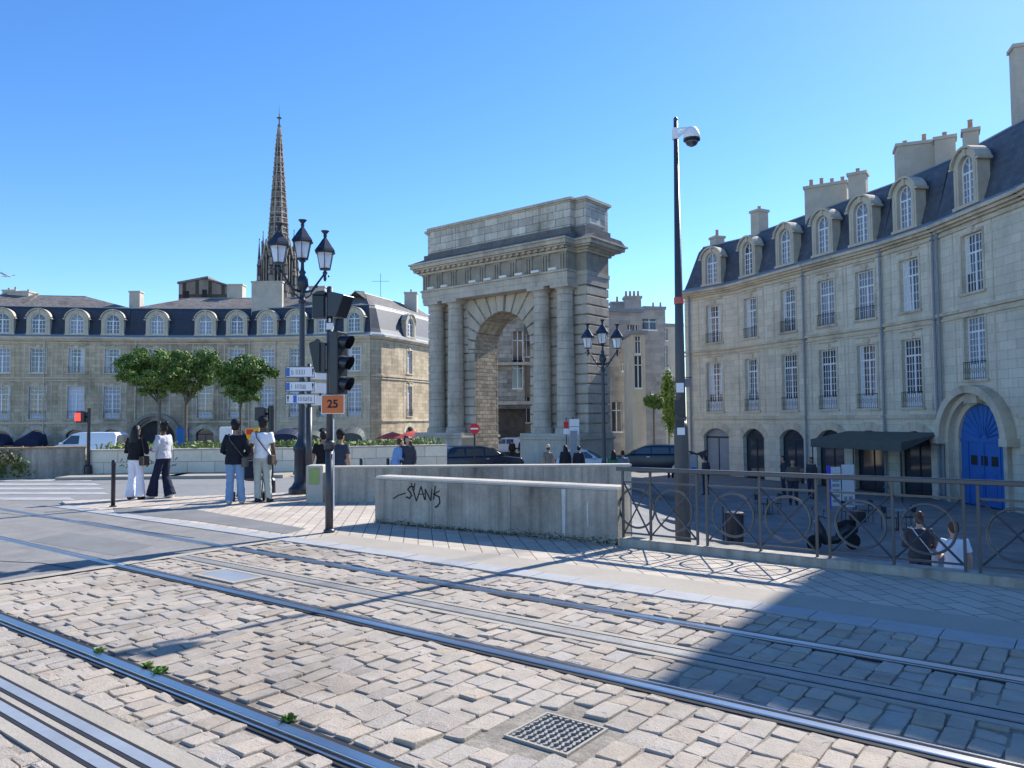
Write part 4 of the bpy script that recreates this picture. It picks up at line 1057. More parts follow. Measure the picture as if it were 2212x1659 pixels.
b = MB(); [b.tube([(0,0,0),(R.uniform(-.8,.8),R.uniform(-.2,.2),R.uniform(.4,.8))], .02, 5) for _ in range(6)]; obj('stem', b, M['bark'], t)

# ================================================================== TREES
def tree(label, px, base_px_y, Y, blobs, group, lean=0):
    c = at(px, 860, Y); t = thing('pollarded_tree', label, 'tree', (c.x, Y, -1.6), 0, group); L0 = t.location
    tr = MB(); zb = at(px, 872, Y).z - L0.z
    tr.tube([(0,0,-.5),(0.03,0,1.2),(lean*.4,0,zb*.55),(lean,0,zb)], [.17,.14,.12,.10], 9)
    cr = MB()
    for (bx_, by_, rx, ry) in blobs:
        q = at(bx_, by_, Y); k = Y/F; rx *= 1.32; ry *= 1.22; ce = Vector((q.x-L0.x, R.uniform(-.4,.4), q.z-L0.z))
        mid = Vector((lean + (ce.x-lean)*.45, ce.y*.5, zb + (ce.z-zb)*.35)); tr.tube([(lean,0,zb-.05), mid, ce], [.075,.05,.03], 6)
        for j in range(4):
            e = ce + Vector((R.uniform(-1,1)*rx*k*.8, R.uniform(-1,1)*rx*k*.8, R.uniform(-.3,1)*ry*k*.7)); tr.tube([mid.lerp(ce,.7), e], [.03,.012], 5)
        for q_ in range(13):
            u_ = Vector((R.gauss(0,1),R.gauss(0,1),R.gauss(0,1))).normalized()*R.uniform(.35,1.0)
            if u_.z < 0: u_.z *= .7
            sc_ = R.uniform(.26,.46); leafball(cr, ce+Vector((u_.x*rx*k, u_.y*rx*k, u_.z*ry*k)), (rx*k*sc_, rx*k*sc_, ry*k*sc_*.9), int(rx*ry*.19), .085, fill=.1)
    obj('trunk', tr, M['bark'], t); obj('crown', cr, M['leaf'], t, recalc=False)
GT_ = 'pollarded trees along the planter'
tree('leftmost pollarded tree, wide flat crown over the dark portal', 345, 900, 56, [(285,792,34,26),(325,785,42,30),(365,790,38,32),(300,815,34,20),(345,820,42,26),(330,845,22,16)], GT_)
tree('middle pollarded tree with its crown merged into its neighbours', 402, 900, 58, [(385,780,38,28),(430,782,40,30),(408,812,38,30),(440,815,30,22),(400,842,26,18),(455,790,26,20)], GT_)
tree('rightmost pollarded tree, rounder crown left of the street signs', 520, 900, 53, [(500,795,32,28),(545,790,36,26),(525,818,44,32),(558,812,28,26),(515,848,30,20),(488,812,24,22),(530,858,20,14)], GT_)
def bush(label, x, y, Y, rx, ry, n=1500, m='leaf', nm='shrub'):
    c = at(x, y, Y); zz_ = gz(c.x, Y); t = thing(nm, label, 'shrub', (c.x, Y, zz_)); b = MB(); k = Y/F
    leafball(b, (0,0,c.z-zz_), (rx*k, rx*k*.8, ry*k), n, .10); leafball(b, (rx*k*.3,0,c.z-zz_-ry*k*.6), (rx*k*.7, rx*k*.6, ry*k*.7), n//2, .10); obj('foliage', b, M[m], t, recalc=False)
    s = MB(); s.tube([(0,0,-.3),(0,0,(c.z-zz_))], .08, 6); obj('stem', s, M['bark'], t)
bush('light green climber on the wall right of the gateway', 1412, 866, 62, 20, 13, 1500, 'leaf'); bush('dark tall street tree beside the camera pole', 1444, 860, 66, 16, 62, 2600)

# ================================================================== LAMPS
def lantern():
    t_ = {}
    g_ = MB(); g_.lathe([(.135,.02),(.215,.40)], 6); t_['lantern_glass'] = g_
    f_ = MB(); f_.lathe([(.15,-.01),(.15,.02),(.13,.02)], 6)
    for k in range(6): a = 2*PI*k/6; f_.tube([(.14*math.cos(a),.14*math.sin(a),.01),(.22*math.cos(a),.22*math.sin(a),.41)], .011, 4)
    f_.lathe([(.25,.40),(.275,.43),(.25,.50),(.20,.56),(.16,.62),(.08,.74),(.045,.78),(.04,.83),(.06,.85)], 6)
    f_.lathe([(.03,.85),(.05,.90),(.11,.97),(.085,.97),(.03,.90)], 8)
    for k in range(6): a = 2*PI*k/6; f_.ball((.25*math.cos(a),.25*math.sin(a),.44), .035, 6)
    t_['lantern_frame'] = f_; b_ = MB(); b_.lathe([(.02,.0),(.05,.06),(.035,.2),(.0,.22)], 8); t_['bulb'] = b_
    return t_
def lamp(label, p, rz, hh, sc=1.):
    t = thing('street_lamp', label, 'street lamp', p, rz, 'three-lantern street lamps'); H = hh
    b = MB(); b.lathe([(.30,0),(.30,.12),(.22,.2),(.17,.3),(.17,1.0),(.20,1.05),(.20,1.12),(.12,1.25),(.085,1.45),(.075,2.6),(.065,H-1.95)], 14); obj('post', b, M['post'], t, smooth=True).modifiers.new('e','EDGE_SPLIT').split_angle = rad(35)
    b = MB(); z = H-1.95; b.lathe([(.065,z),(.11,z+.06),(.07,z+.12),(.06,z+.3),(.15,z+.45),(.13,z+.62),(.06,z+.72),(.09,z+.78),(.045,z+.84),(.04,z+1.02),(.09,z+1.05),(.05,z+1.08)], 12); obj('column_head', b, M['post'], t, smooth=True)
    for s in (-1, 1):
        b = MB(); b.tube([(s*.05,0,z+.30),(s*.25,0,z+.34),(s*.45,0,z+.62),(s*.58,0,z+.80)], [.035,.03,.026,.024], 8); b.tube([(s*.03,0,z+.12),(s*.2,0,z+.22),(s*.32,0,z+.42)], .018, 6)
        b.ball((s*.36,0,z+.47), .05, 8); b.lathe([(.02,-.16),(.045,-.1),(.03,-.02),(.07,.05),(.03,.1)], 8, (s*.60,0,z+.78)); b.ball((s*.70,0,z+.76), .03, 6)
        obj('arm', b, M['post'], t, smooth=True)
    for (x, zz_) in ((0, z+1.10), (-.60, z+.92), (.60, z+.92)):
        L_ = lantern(); lo = obj('lantern', L_['lantern_frame'], M['post'], t, (x,0,zz_)); obj('lantern_glass', L_['lantern_glass'], M['lampglass'], lo); obj('bulb', L_['bulb'], M['white'], lo)
lamp('large three-lantern dark blue street lamp near the street signs', onz(651,1066), rad(-140+180+0), 6.55)
l2 = at(1305, 1000, 30.5); lamp('smaller-looking three-lantern street lamp in front of the gateway', (l2.x, 30.5, gz(l2.x,30.5)-.0), rad(8), at(1305,697,30.5).z-gz(l2.x,30.5))

# ================================================================== SIGNALS, SIGNS, POLES
def textmesh(s, size, m, name='lettering', ext=.002, space=1.):
    cu = bpy.data.curves.new(name, 'FONT'); cu.body = s; cu.size = size; cu.extrude = ext; cu.align_x = 'CENTER'; cu.align_y = 'CENTER'; cu.space_character = space; cu.offset = size*.022
    o = bpy.data.objects.new(name, cu); COL.objects.link(o); me = bake(o); bpy.data.objects.remove(o); me.materials.clear(); me.materials.append(m); return me
p = onz(711,1150); t = thing('traffic_signal', 'near traffic signal on a grey pole with orange 25 plate', 'traffic signal', p)
H_ = at(711,622,p.y).z
b = MB(); b.tube([(0,0,0),(0,0,1.32)], .062, 14); b.lathe([(.085,1.30),(.09,1.40),(.07,1.44)], 14); b.tube([(0,0,1.4),(0,0,H_)], .05, 14); b.lathe([(.09,0),(.09,.03),(.065,.06)],14); b.ball((0,0,H_), (.05,.05,.03), 12)
obj('pole', b, M['greypost'], t, smooth=True)
def zof(y): return at(711, y, p.y).z
hd = MB(); zb, zt = zof(852), zof(718)
# main head: faces right (+x, slightly towards the camera)
hm = Matrix.Translation((.07, 0, 0)) @ Matrix.Rotation(rad(-22), 4, 'Z')
hd.box(.0, .16, -.14, .14, zb, zt, hm); hd.box(-.03,.0,-.05,.05,zb+.1,zt-.1,hm)
o = obj('signal_head', hd, M['sig'], t, bevel=.012)
for k in range(3):
    z = zb + (zt-zb)*(k+.5)/3; v = MB(); ring = []
    n_ = 14
    for j in range(n_+1):
        a = rad(-50) + rad(280)*j/n_; q0v = Vector((.16, .115*math.cos(a), z+.115*math.sin(a))); ln = .19*(.35+.65*(math.sin(a)*.5+.5)); q1 = q0v + Vector((ln, 0, -.02)); ring.append((hm@q0v, hm@q1, hm@(q0v+Vector((0,0,0))*.0)))
    for j in range(n_): v.quad(ring[j][0], ring[j+1][0], ring[j+1][1], ring[j][1])
    v.lathe([(.10,0),(.09,.015)], 14)
    for i_ in range(len(v.v)-28, len(v.v)): c_ = v.v[i_]; v.v[i_] = hm @ Vector((.162+c_.z, c_.x, z+c_.y))
    vo = obj('visor', v, M['sig'], o, recalc=False); md = vo.modifiers.new('s','SOLIDIFY'); md.thickness = .006
# upper flat heads
b = MB(); zb, zt = zof(688), zof(640)
u = Matrix.Rotation(rad(-25), 4, 'Z'); b.prism([(.05,zb+.02),(.22,zb),(.37,zt-.02),(.12,zt+.05),(.05,zt+.03)], lambda a,c,d: u@Vector((a,d,c)), -.13, .15); obj('signal_head', b, M['sig'], t, bevel=.008)
b = MB(); b.box(-.25, -.06, -.13, .10, zb, zt+.0); b.prism([(-.26,zt),(-.05,zt),(-.05,zt+.07),(-.16,zt+.06)], lambda a,c,d: Vector((a,d,c)), -.16, .12); obj('signal_head', b, M['sig'], t, bevel=.01)
b = MB(); zb, zt = zof(806), zof(738); b.prism([(-.13,zb+.02),(-.2,zb+.0),(-.22,zb+.05),(-.3,zt-.06),(-.3,zt-.03),(-.22,zt),(-.17,zt+.04),(-.13,zt+.02)], lambda a,c,d: Vector((a,d,c)), -.12, .12); b.box(-.13,-.04,-.03,.03,zb+.03,zb+.06); b.box(-.13,-.04,-.03,.03,zt-.06,zt-.03); obj('pedestrian_signal', b, M['sig'], t, bevel=.008)
b = MB(); b.box(-.125, -.06, -.08, .05, zb, zt-.02); obj('bracket_box', b, M['greypost'], t)
b = MB(); z0_, z1_ = zof(713), zof(699); b.box(-.035,.075,-.075,-.055,z0_,z1_); b.box(.0,.03,-.07,-.055,zof(697),zof(689)); obj('sticker', b, M['signw'], t)
b = MB(); z0_, z1_ = zof(893), zof(854); b.box(-.115,.255,-.085,-.062,z0_-.008,z1_+.008); pb = obj('plate_back', b, M['signw'], t, bevel=.01)
b = MB(); b.box(-.098,.24,-.092,-.0855,z0_+.004,z1_-.006); ob = obj('orange_plate', b, M['orange'], t)
me = textmesh('25', .175, M['ink']); o = link('lettering', me, ob, (.071,-.0945,(z0_+z1_)/2)); o.rotation_euler = (PI/2,0,0)
b = MB(); b.tube([(.075,-.02,.35),(.075,-.02,1.25)], .010, 5); b.tube([(.062,.0,zof(1052)),(.062,0,zof(905))], .012, 6); obj('cable', b, M['signw'], t)

# street signs on own post
sy = 17.6; sp_ = at(667, 1060, sy); t = thing('sign_post', 'grey post with three white direction boards beside the lamp', 'signpost', (sp_.x, sy, 0))
b = MB(); b.tube([(0,0,0),(0,0,at(667,880,sy).z)], .07, 14); b.tube([(0,0,at(667,880,sy).z),(0,0,at(667,786,sy).z)], .045, 10); obj('post', b, M['greypost'], t, smooth=True)
for k, (x0, x1, y0, y1, tx) in enumerate([(618,682,792,816,'i  n a i i x'),(618,682,824,846,'o  l e s u i n s i'),(618,682,851,873,'i i a e ii iii')]):
    a, c = at(x0,y1,sy), at(x1,y0,sy); a.x -= sp_.x; c.x -= sp_.x
    b = MB(); b.box(a.x, c.x, -.06, -.03, a.z, c.z); o = obj('direction_board', b, M['signw'], t, bevel=.006)
    fr = MB(); 
    for z in (a.z, c.z-.014): fr.box(a.x, c.x, -.066, -.0602, z, z+.014)
    for x in (a.x, c.x-.014): fr.box(x, x+.014, -.066, -.0602, a.z+.0141, c.z-.0141)
    fr.box(c.x-.02, .05, -.03, .0, a.z+.03, a.z+.06); fr.box(c.x-.02, .05, -.03, .0, c.z-.06, c.z-.03); obj('board_frame', fr, M['greypost'], o)
    h = c.z-a.z; s = MB(); o_ = 0 if k < 2 else .16
    s.box(a.x+.02+o_, a.x+.10+o_, -.0625, -.0602, a.z+.03, c.z-.03); obj('blue_panel', s, M['signb'], o)
    g_ = MB(); xx = a.x+(.14 if k < 2 else .30); n_ = 8
    for j in range(n_):
        w_ = R.choice((.012,.016,.03)); 
        if j == 1 and k < 2: xx += .05; continue
        g_.box(xx, xx+.009, -.0625, -.0602, a.z+h*.28, c.z-h*.28)
        if w_ > .013: g_.box(xx+.009, xx+w_, -.0625, -.0602, a.z+h*.28, a.z+h*.28+.012)
        if w_ > .02: g_.box(xx+w_, xx+w_+.009, -.0625, -.0602, a.z+h*.28, c.z-h*.36)
        xx += w_+.022
    xs = c.x-.05 if k < 2 else a.x+.06; g_.box(xs-.018, xs+.018, -.0625, -.0602, a.z+h*.5, c.z-h*.2); g_.box(xs-.009, xs+.009, -.0625, -.0602, a.z+h*.2, a.z+h*.5)
    obj('lettering', g_, M['ink'], o)
    # second board angled behind
    e_ = MB(); rr_ = Matrix.Translation((0,.05,0)) @ Matrix.Rotation(rad(38), 4, 'Z'); e_.box(-.1, .55, .03, .055, a.z-.03, c.z-.03, rr_); obj('side_board', e_, M['signw'], t)

# camera pole
cpn = Vector((2.52,11.5,0)); cz = gz(cpn.x, cpn.y); t = thing('camera_pole', 'tall slim dark pole with white dome camera at its top', 'camera pole', (cpn.x, cpn.y, cz))
zt = at(1448, 262, 11.5).z - cz
b = MB(); b.tube([(0,0,0),(0,0,-cz+2.6),(0,0,zt)], [.09,.072,.032], 16); b.lathe([(.12,0),(.115,-cz+.3),(.108,-cz+1.4),(.104,-cz+1.6),(.085,-cz+1.70)], 16); b.ball((0,0,zt+.02), (.035,.035,.05), 10); obj('pole', b, M['greypost'], t, smooth=True)
b = MB(); zc_ = at(1465,290,11.5).z-cz
b.box(-.05,.03,-.045,.045,zc_-.08,zc_+.09); b.tube([(.02,0,zc_-.02),(.10,0,zc_+.03),(.20,0,zc_+.09)], [.035,.03,.028], 8); b.tube([(.0,0,zc_+.08),(.16,0,zc_+.10),(.24,0,zc_+.06)], [.015,.015,.015], 6); obj('bracket', b, M['white'], t)
b = MB(); b.lathe([(.02,.13),(.07,.12),(.105,.07),(.125,0),(.125,-.05),(.11,-.06)], 18, (.235,-.02,zc_-.03)); hz_ = obj('camera_housing', b, M['white'], t, smooth=True)
b = MB(); b.lathe([(.127,-.05),(.127,-.075),(.11,-.08)], 18, (.235,-.02,zc_-.03)); obj('trim_ring', b, M['sig'], hz_)
b = MB(); b.lathe([(.10,-.08),(.095,-.11),(.07,-.145),(.03,-.165)], 16, (.235,-.02,zc_-.03)); obj('dome_glass', b, M['glass'], hz_, smooth=True)
b = MB(); z_ = at(1455,650,11.5).z-cz; b.lathe([(.074,z_-.05),(.074,z_+.05)], 16); obj('sticker', b, plain('faded red sticker', (.5,.12,.09)), t)
b = MB(); z_ = at(1463,838,11.5).z-cz; b.box(-.08,.03,-.095,-.08,z_-.07,z_+.07); obj('notice', b, M['signw'], t); b = MB(); b.box(-.08,.03,-.11,-.095,z_-.7,z_-.45); obj('notice', b, M['signw'], t)
b = MB(); z_ = at(1463,880,11.5).z-cz; b.box(-.11,.03,-.12,-.08,z_-.12,z_+.10); b.box(-.105,.025,-.12,-.08,z_-.3,z_-.16); obj('control_box', b, M['sig'], t)

# small signals
def small_signal(label, px, py, ytop, head, red=False):
    p = onz(px, py, -.04); k = p.y; t = thing('pedestrian_signal', label, 'traffic signal', p); zt = at(px, ytop, k).z-p.z
    b = MB(); b.tube([(0,0,0),(0,0,zt)], .075 if not red else .055, 10); b.lathe([(.13,0),(.12,.35),(.08,.4)], 10); obj('pole', b, M['sig'], t)
    x0, x1, y0, y1 = head; a, c = at(x0,y1,k), at(x1,y0,k); b = MB(); b.box(a.x-p.x, c.x-p.x, -.14, .1, a.z-p.z, c.z-p.z); b.box(c.x-p.x-.02, -.04, -.03,.03,(a.z+c.z)/2-p.z-.03,(a.z+c.z)/2-p.z+.03) ; o = obj('signal_head', b, M['sig'], t, bevel=.02)
    if red:
        xm = (a.x*.72+c.x*.28)-p.x; b = MB(); b.box(xm-.08, xm+.09, -.15, -.141, a.z-p.z+.06, c.z-p.z-.05); obj('red_light', b, M['redlamp'], o)
small_signal('thin black pedestrian signal showing a red light, at the left', 190, 1030, 882, (167,187,889,913), True)
small_signal('unlit pedestrian signal on a black pole behind the man in the white shirt', 584, 1068, 876, (553,576,880,909))
p = onz(244,1095); t = thing('bollard', 'single slim black bollard at the pavement edge on the left', 'bollard', p); b = MB(); b.lathe([(.042,0),(.042,.86),(.048,.87),(.048,.90),(.042,.91),(.042,.955),(.025,.97)], 14); obj('bollard_body', b, M['sig'], t, smooth=True); b = MB(); b.lathe([(.07,0),(.07,.02),(.045,.03)], 14); obj('base_ring', b, M['greypost'], t)
def bollard2(px, ytop, Y, label):
    c = at(px, ytop, Y); t = thing('bollard', label, 'bollard', (c.x, Y, gz(c.x,Y))); b = MB(); b.lathe([(.05,0),(.05,c.z-gz(c.x,Y)-.03),(.03,c.z-gz(c.x,Y))], 10); obj('bollard_body', b, M['sig'], t)
for px, yt, lab in ((838,990,'dark bollard left of the man in pale blue'),(896,992,'dark bollard just right of the long-haired woman'),(780,990,'dark bollard right of the person in the navy cap')): bollard2(px, yt, 24, lab)
# no entry sign
c = at(1025,926,34); t = thing('no_entry_sign', 'round red no-entry sign in front of the left arch pier', 'road sign', (c.x,34,gz(c.x,34))); zc_ = c.z-gz(c.x,34)
b = MB(); b.tube([(0,0,0),(0,0,zc_+.1)], .035, 8); obj('pole', b, M['sig'], t)
b = MB(); b.lathe([(.235,0),(.235,.02)], 28)
for v_ in b.v: v_.y, v_.z = -.05-v_.z, v_.y+zc_
o = obj('red_disc', b, M['signr'], t); b = MB(); b.box(-.17,.17,-.078,-.071,zc_-.035,zc_+.035); obj('white_bar', b, M['signw'], o)
# white panels + red sign by pedestal
c = at(1238,940,40); t = thing('notice_board', 'white notice panels with small red sign before the right gateway pedestal', 'sign', (c.x,40,gz(c.x,40)))
def panel(x0,x1,y0,y1,m,nm,yy): a, e = at(x0,y1,40), at(x1,y0,40); b = MB(); b.box(a.x-c.x, e.x-c.x, yy-.03, yy, a.z-t.location.z, e.z-t.location.z); return obj(nm, b, M[m], t)
panel(1230,1251,905,921,'signw','panel',0); panel(1230,1251,922,938,'signw','panel',0); panel(1217,1229,926,938,'signw','panel',0); panel(1218,1228,911,925,'signr','red_sign',0)
b = MB(); b.tube([(0,.05,0),(0,.05,3.0)], .04, 8); b.tube([(-.35,.05,0),(-.35,.05,3.)], .03, 8); obj('pole', b, M['greypost'], t)
b = MB(); a = at(1232,1003,40); b.box(-.15,.2,-.1,.1,0,2.3); obj('cabinet', b, M['zinc'], t)
# ================================================================== VEHICLES
def car(label, cat, p, rz, col, kind='hatch', L_=4.2, W_=1.78, H_=1.5, sc=1.):
    nm = {'hatch':'parked_car','van':'delivery_van','suv':'parked_car'}[kind]
    t = thing(nm, label, cat, p, rz); pm = plain('car paint', col, .25, .6, var=.02)
    h = L_/2; belt = H_*.60; w = W_/2
    if kind == 'van': low = [(-h,.25),(h,.25),(h+.0,.62),(h-.12,.85),(h-.95,1.12),(-h,1.12)]; gh = [(-h+.01,1.1),(h-.9,1.1),(h-1.75,H_-.08),(h-2.1,H_),(-h+.15,H_),(-h+.01,H_-.15)]; belt = 1.12
    elif kind == 'suv': low = [(-h,.28),(h,.28),(h,.7),(h-.15,.90),(h-1.15,1.02),(-h+.06,1.02),(-h-.02,.6)]; gh = [(-h+.1,1.0),(h-1.0,1.0),(h-1.85,H_-.07),(h-2.3,H_),(-h+.55,H_-.02),(-h+.3,H_-.12)]; belt = 1.02
    else: low = [(-h,.25),(h,.25),(h,.6),(h-.1,.78),(h-1.0,.94),(-h+.08,.94),(-h-.02,.55)]; gh = [(-h+.15,.92),(h-.9,.92),(h-1.8,H_-.07),(h-2.2,H_),(-h+.7,H_-.01),(-h+.45,H_-.12)]; belt = .94
    b = MB(); f = lambda a,c,d: Vector((a,d,c)); b.prism(low, f, -w, w)
    # narrower greenhouse
    n = len(gh); tw = lambda z: w-.04-(z-belt)*.22
    vs = [Vector((a,-tw(c),c)) for a,c in gh]+[Vector((a,tw(c),c)) for a,c in gh]; b.add(vs, [tuple(range(n-1,-1,-1)), tuple(range(n,2*n))]+[(i,(i+1)%n,n+(i+1)%n,n+i) for i in range(n)])
    obj('body', b, pm, t, bevel=.07, seg=3, smooth=True)
    def inset(x0,x1,z0,z1,xs0=0,xs1=0):
        for s in (-1,1):
            g = MB(); q = [(x0,z0),(x1,z0),(x1+xs1,z1),(x0+xs0,z1)]
            g.add([(a, s*(tw(c)+.012), c) for a,c in q], [(0,1,2,3) if s < 0 else (3,2,1,0)]); obj('side_window', g, M['glass'], t, recalc=False)
    z0, z1 = belt+.04, H_-.13
    if kind == 'van': inset(h-2.2, h-1.15, z0, z1-.05, 0, -.55)
    else:
        inset(h-2.15, h-1.2, z0, z1, .0, -.55); inset(-h+1.15, h-2.22, z0, z1, 0, .0)
        if kind == 'suv': inset(-h+.45, -h+1.05, z0, z1, .25, 0)
    xr0, xr1 = (h-.98, h-1.68) if kind == 'van' else (h-.98, h-1.78)
    g = MB(); g.add([(xr0,-w+.15,belt+.06),(xr0,w-.15,belt+.06),(xr1,w-.28,H_-.10),(xr1,-w+.28,H_-.10)], [(0,1,2,3)])
    for v in g.v: v.x += .03; v.z += .012
    obj('windscreen', g, M['glass'], t, recalc=False)
    xb0, xb1 = (-h-.012, -h-.012) if kind == 'van' else (-h+.16, -h+.36 if kind=='suv' else -h+.5)
    g = MB(); g.add([(xb0-.02,-w+.2,belt+.08),(xb0-.02,w-.2,belt+.08),(xb1-.03,w-.32,H_-.16),(xb1-.03,-w+.32,H_-.16)], [(0,1,2,3)]); obj('rear_window', g, M['glass'], t, recalc=False)
    for x in (h-.8, -h+.8):
        for s in (-1,1):
            q = MB(); q.lathe([(.20,-.11),(.30,-.11),(.33,-.07),(.33,.07),(.30,.11),(.20,.11)], 20)
            for v in q.v: v.y, v.z = v.z, v.y
            o = obj('wheel', q, M['tyre'], t, (x, s*(w-.10), .33), smooth=False); q = MB(); q.lathe([(.2,-.112),(.2,.112)], 12)
            for v in q.v: v.y, v.z = v.z, v.y
            obj('rim', q, M['chrome'], o)
    for s in (-1,1):
        q = MB(); q.box(h-.16,h+.012, s*(w-.42)-.16 if s<0 else w-.58, s*(w-.42)+.16 if s<0 else w-.26, .62,.76); obj('headlight', q, M['lampglass'], t, bevel=.02)
        q = MB(); q.box(-h-.03,-h+.05, min(s*(w-.3),s*(w-.06)), max(s*(w-.3),s*(w-.06)), .72,.9); obj('tail_light', q, M['signr'], t, bevel=.02)
        q = MB(); q.box(h-1.35,h-1.15, min(s*(w+.02),s*(w+.18)), max(s*(w+.02),s*(w+.18)), belt+.02, belt+.17); obj('mirror', q, pm, t, bevel=.03)
        q = MB(); q.box(h-2.1,h-1.95, min(s*w,s*(w+.025)), max(s*w,s*(w+.025)), belt-.14, belt-.10); obj('door_handle', q, M['chrome'], t)
    q = MB(); q.box(-h-.035,-h-.018,-.26,.26,.5,.61); obj('number_plate', q, M['signw'], t)
    q = MB(); q.box(-h-.03,h+.02,-w+.1,w-.1,.2,.3); obj('bumper', q, M['tyre'], t, bevel=.03)
    return t
def gp2(px, Y, dz=0.): c = at(px, 900, Y); return Vector((c.x, Y, gz(c.x, Y)+dz))
p = gp2(188,47); p.z = at(188,934,47).z-1.85; car('white delivery van behind the planter wall, black windscreen facing left', 'van', p, rad(180), (.8,.82,.85), 'van', 4.4, 1.85, 1.85)
p = gp2(1035,40); p.z = at(1030,962,40).z-1.55; car('dark navy car parked before the arch, seen from its rear left side', 'car', p, rad(22), (.008,.013,.03), 'suv', 4.3, 1.85, 1.55)
p = gp2(1268,46); p.z = at(1275,968,46).z-1.55; car('small white car with dark windows beside the right gateway pedestal', 'car', p, rad(-15), (.75,.75,.74), 'hatch', 3.6, 1.6, 1.5)
p = gp2(1088,68); p.z = at(1092,945,68).z-1.5; car('silver white car seen far through the archway', 'car', p, rad(180), (.6,.64,.7), 'hatch', 4., 1.7, 1.5)
p = gp2(1402,40); p.z = at(1402,960,40).z-1.5; car('dark car in the shade near the foot of the camera pole', 'car', p, rad(170), (.012,.018,.03), 'suv', 4.2, 1.8, 1.5)
p = gp2(1440,62); car('white car far down the street right of the gateway', 'car', p, rad(10), (.7,.72,.74), 'hatch', 3.9, 1.7, 1.45)
p = gp2(1500,70); 

# scooter
def scooter(label, p, rz):
    t = thing('scooter', label, 'scooter', p, rz); dk = plain('scooter paint', (.02,.022,.026), .3, .5)
    b = MB(); b.tube([(-.75,0,.62),(-.45,0,.66),(-.2,0,.55),(-.05,0,.32),(.35,0,.30),(.5,0,.55),(.62,0,.95)], [(.10,.13),(.16,.2),(.15,.17),(.1,.14),(.10,.14),(.07,.2),(.05,.10)], 12); obj('body', b, dk, t, smooth=True)
    b = MB(); b.tube([(-.7,0,.78),(-.4,0,.82),(-.05,0,.76)], [(.06,.12),(.07,.14),(.05,.09)], 10); obj('seat', b, M['tyre'], t, smooth=True)
    b = MB(); b.box(-1.0,-.62,-.2,.2,.86,1.22); obj('top_box', b, dk, t, bevel=.05, seg=3)
    for x in (-.62,.74):
        q = MB(); q.lathe([(.12,-.05),(.22,-.06),(.25,-.03),(.25,.03),(.22,.06),(.12,.05)], 18)
        for v in q.v: v.y, v.z = v.z, v.y
        obj('wheel', q, M['tyre'], t, (x,0,.25))
    b = MB(); b.tube([(.74,0,.25),(.6,0,.95),(.56,0,1.08)], .035, 8); b.tube([(.5,-.33,1.06),(.58,0,1.1),(.5,.33,1.06)], .02, 8); obj('handlebar', b, M['iron'], t)
    for s in (-1,1): b = MB(); b.tube([(.55,s*.25,1.08),(.58,s*.32,1.28)], .008, 5); b.ball((.58,s*.33,1.3),(.02,.06,.04),8); obj('mirror', b, M['iron'], t)
    b = MB(); b.ball((.66,0,.9),(.05,.09,.08),10); obj('headlight', b, M['lampglass'], t)
c = onz(1805,1188,-2.5); scooter('dark scooter with a top box parked below the railing', c, rad(190))

# ================================================================== PEOPLE
def bakeremesh(mb, name, mats, vox, disp=0., smooth=4):
    me = mb.mesh(name, mats); o = bpy.data.objects.new(name, me); COL.objects.link(o)
    m = o.modifiers.new('r','REMESH'); m.mode = 'VOXEL'; m.voxel_size = vox
    s = o.modifiers.new('s','SMOOTH'); s.factor = .5; s.iterations = smooth
    if disp:
        tx = bpy.data.textures.new('folds','CLOUDS'); tx.noise_scale = .08; d = o.modifiers.new('d','DISPLACE'); d.texture = tx; d.strength = disp; d.mid_level = .5
    r = bake(o); bpy.data.objects.remove(o)
    for p in r.polygons: p.use_smooth = True
    r.name = name
    if not r.materials:
        for q in mats if isinstance(mats,(list,tuple)) else [mats]: r.materials.append(q)
    return r
SKIN = {'light': plain('skin', (.55,.33,.24), .55), 'tan': plain('tan skin', (.36,.20,.13), .55), 'dark': plain('dark skin', (.12,.065,.04), .5)}
HAIR = {'black': plain('black hair', (.012,.010,.010), .5), 'brown': plain('brown hair', (.08,.04,.022), .5), 'blond': plain('fair hair', (.35,.24,.13), .55)}
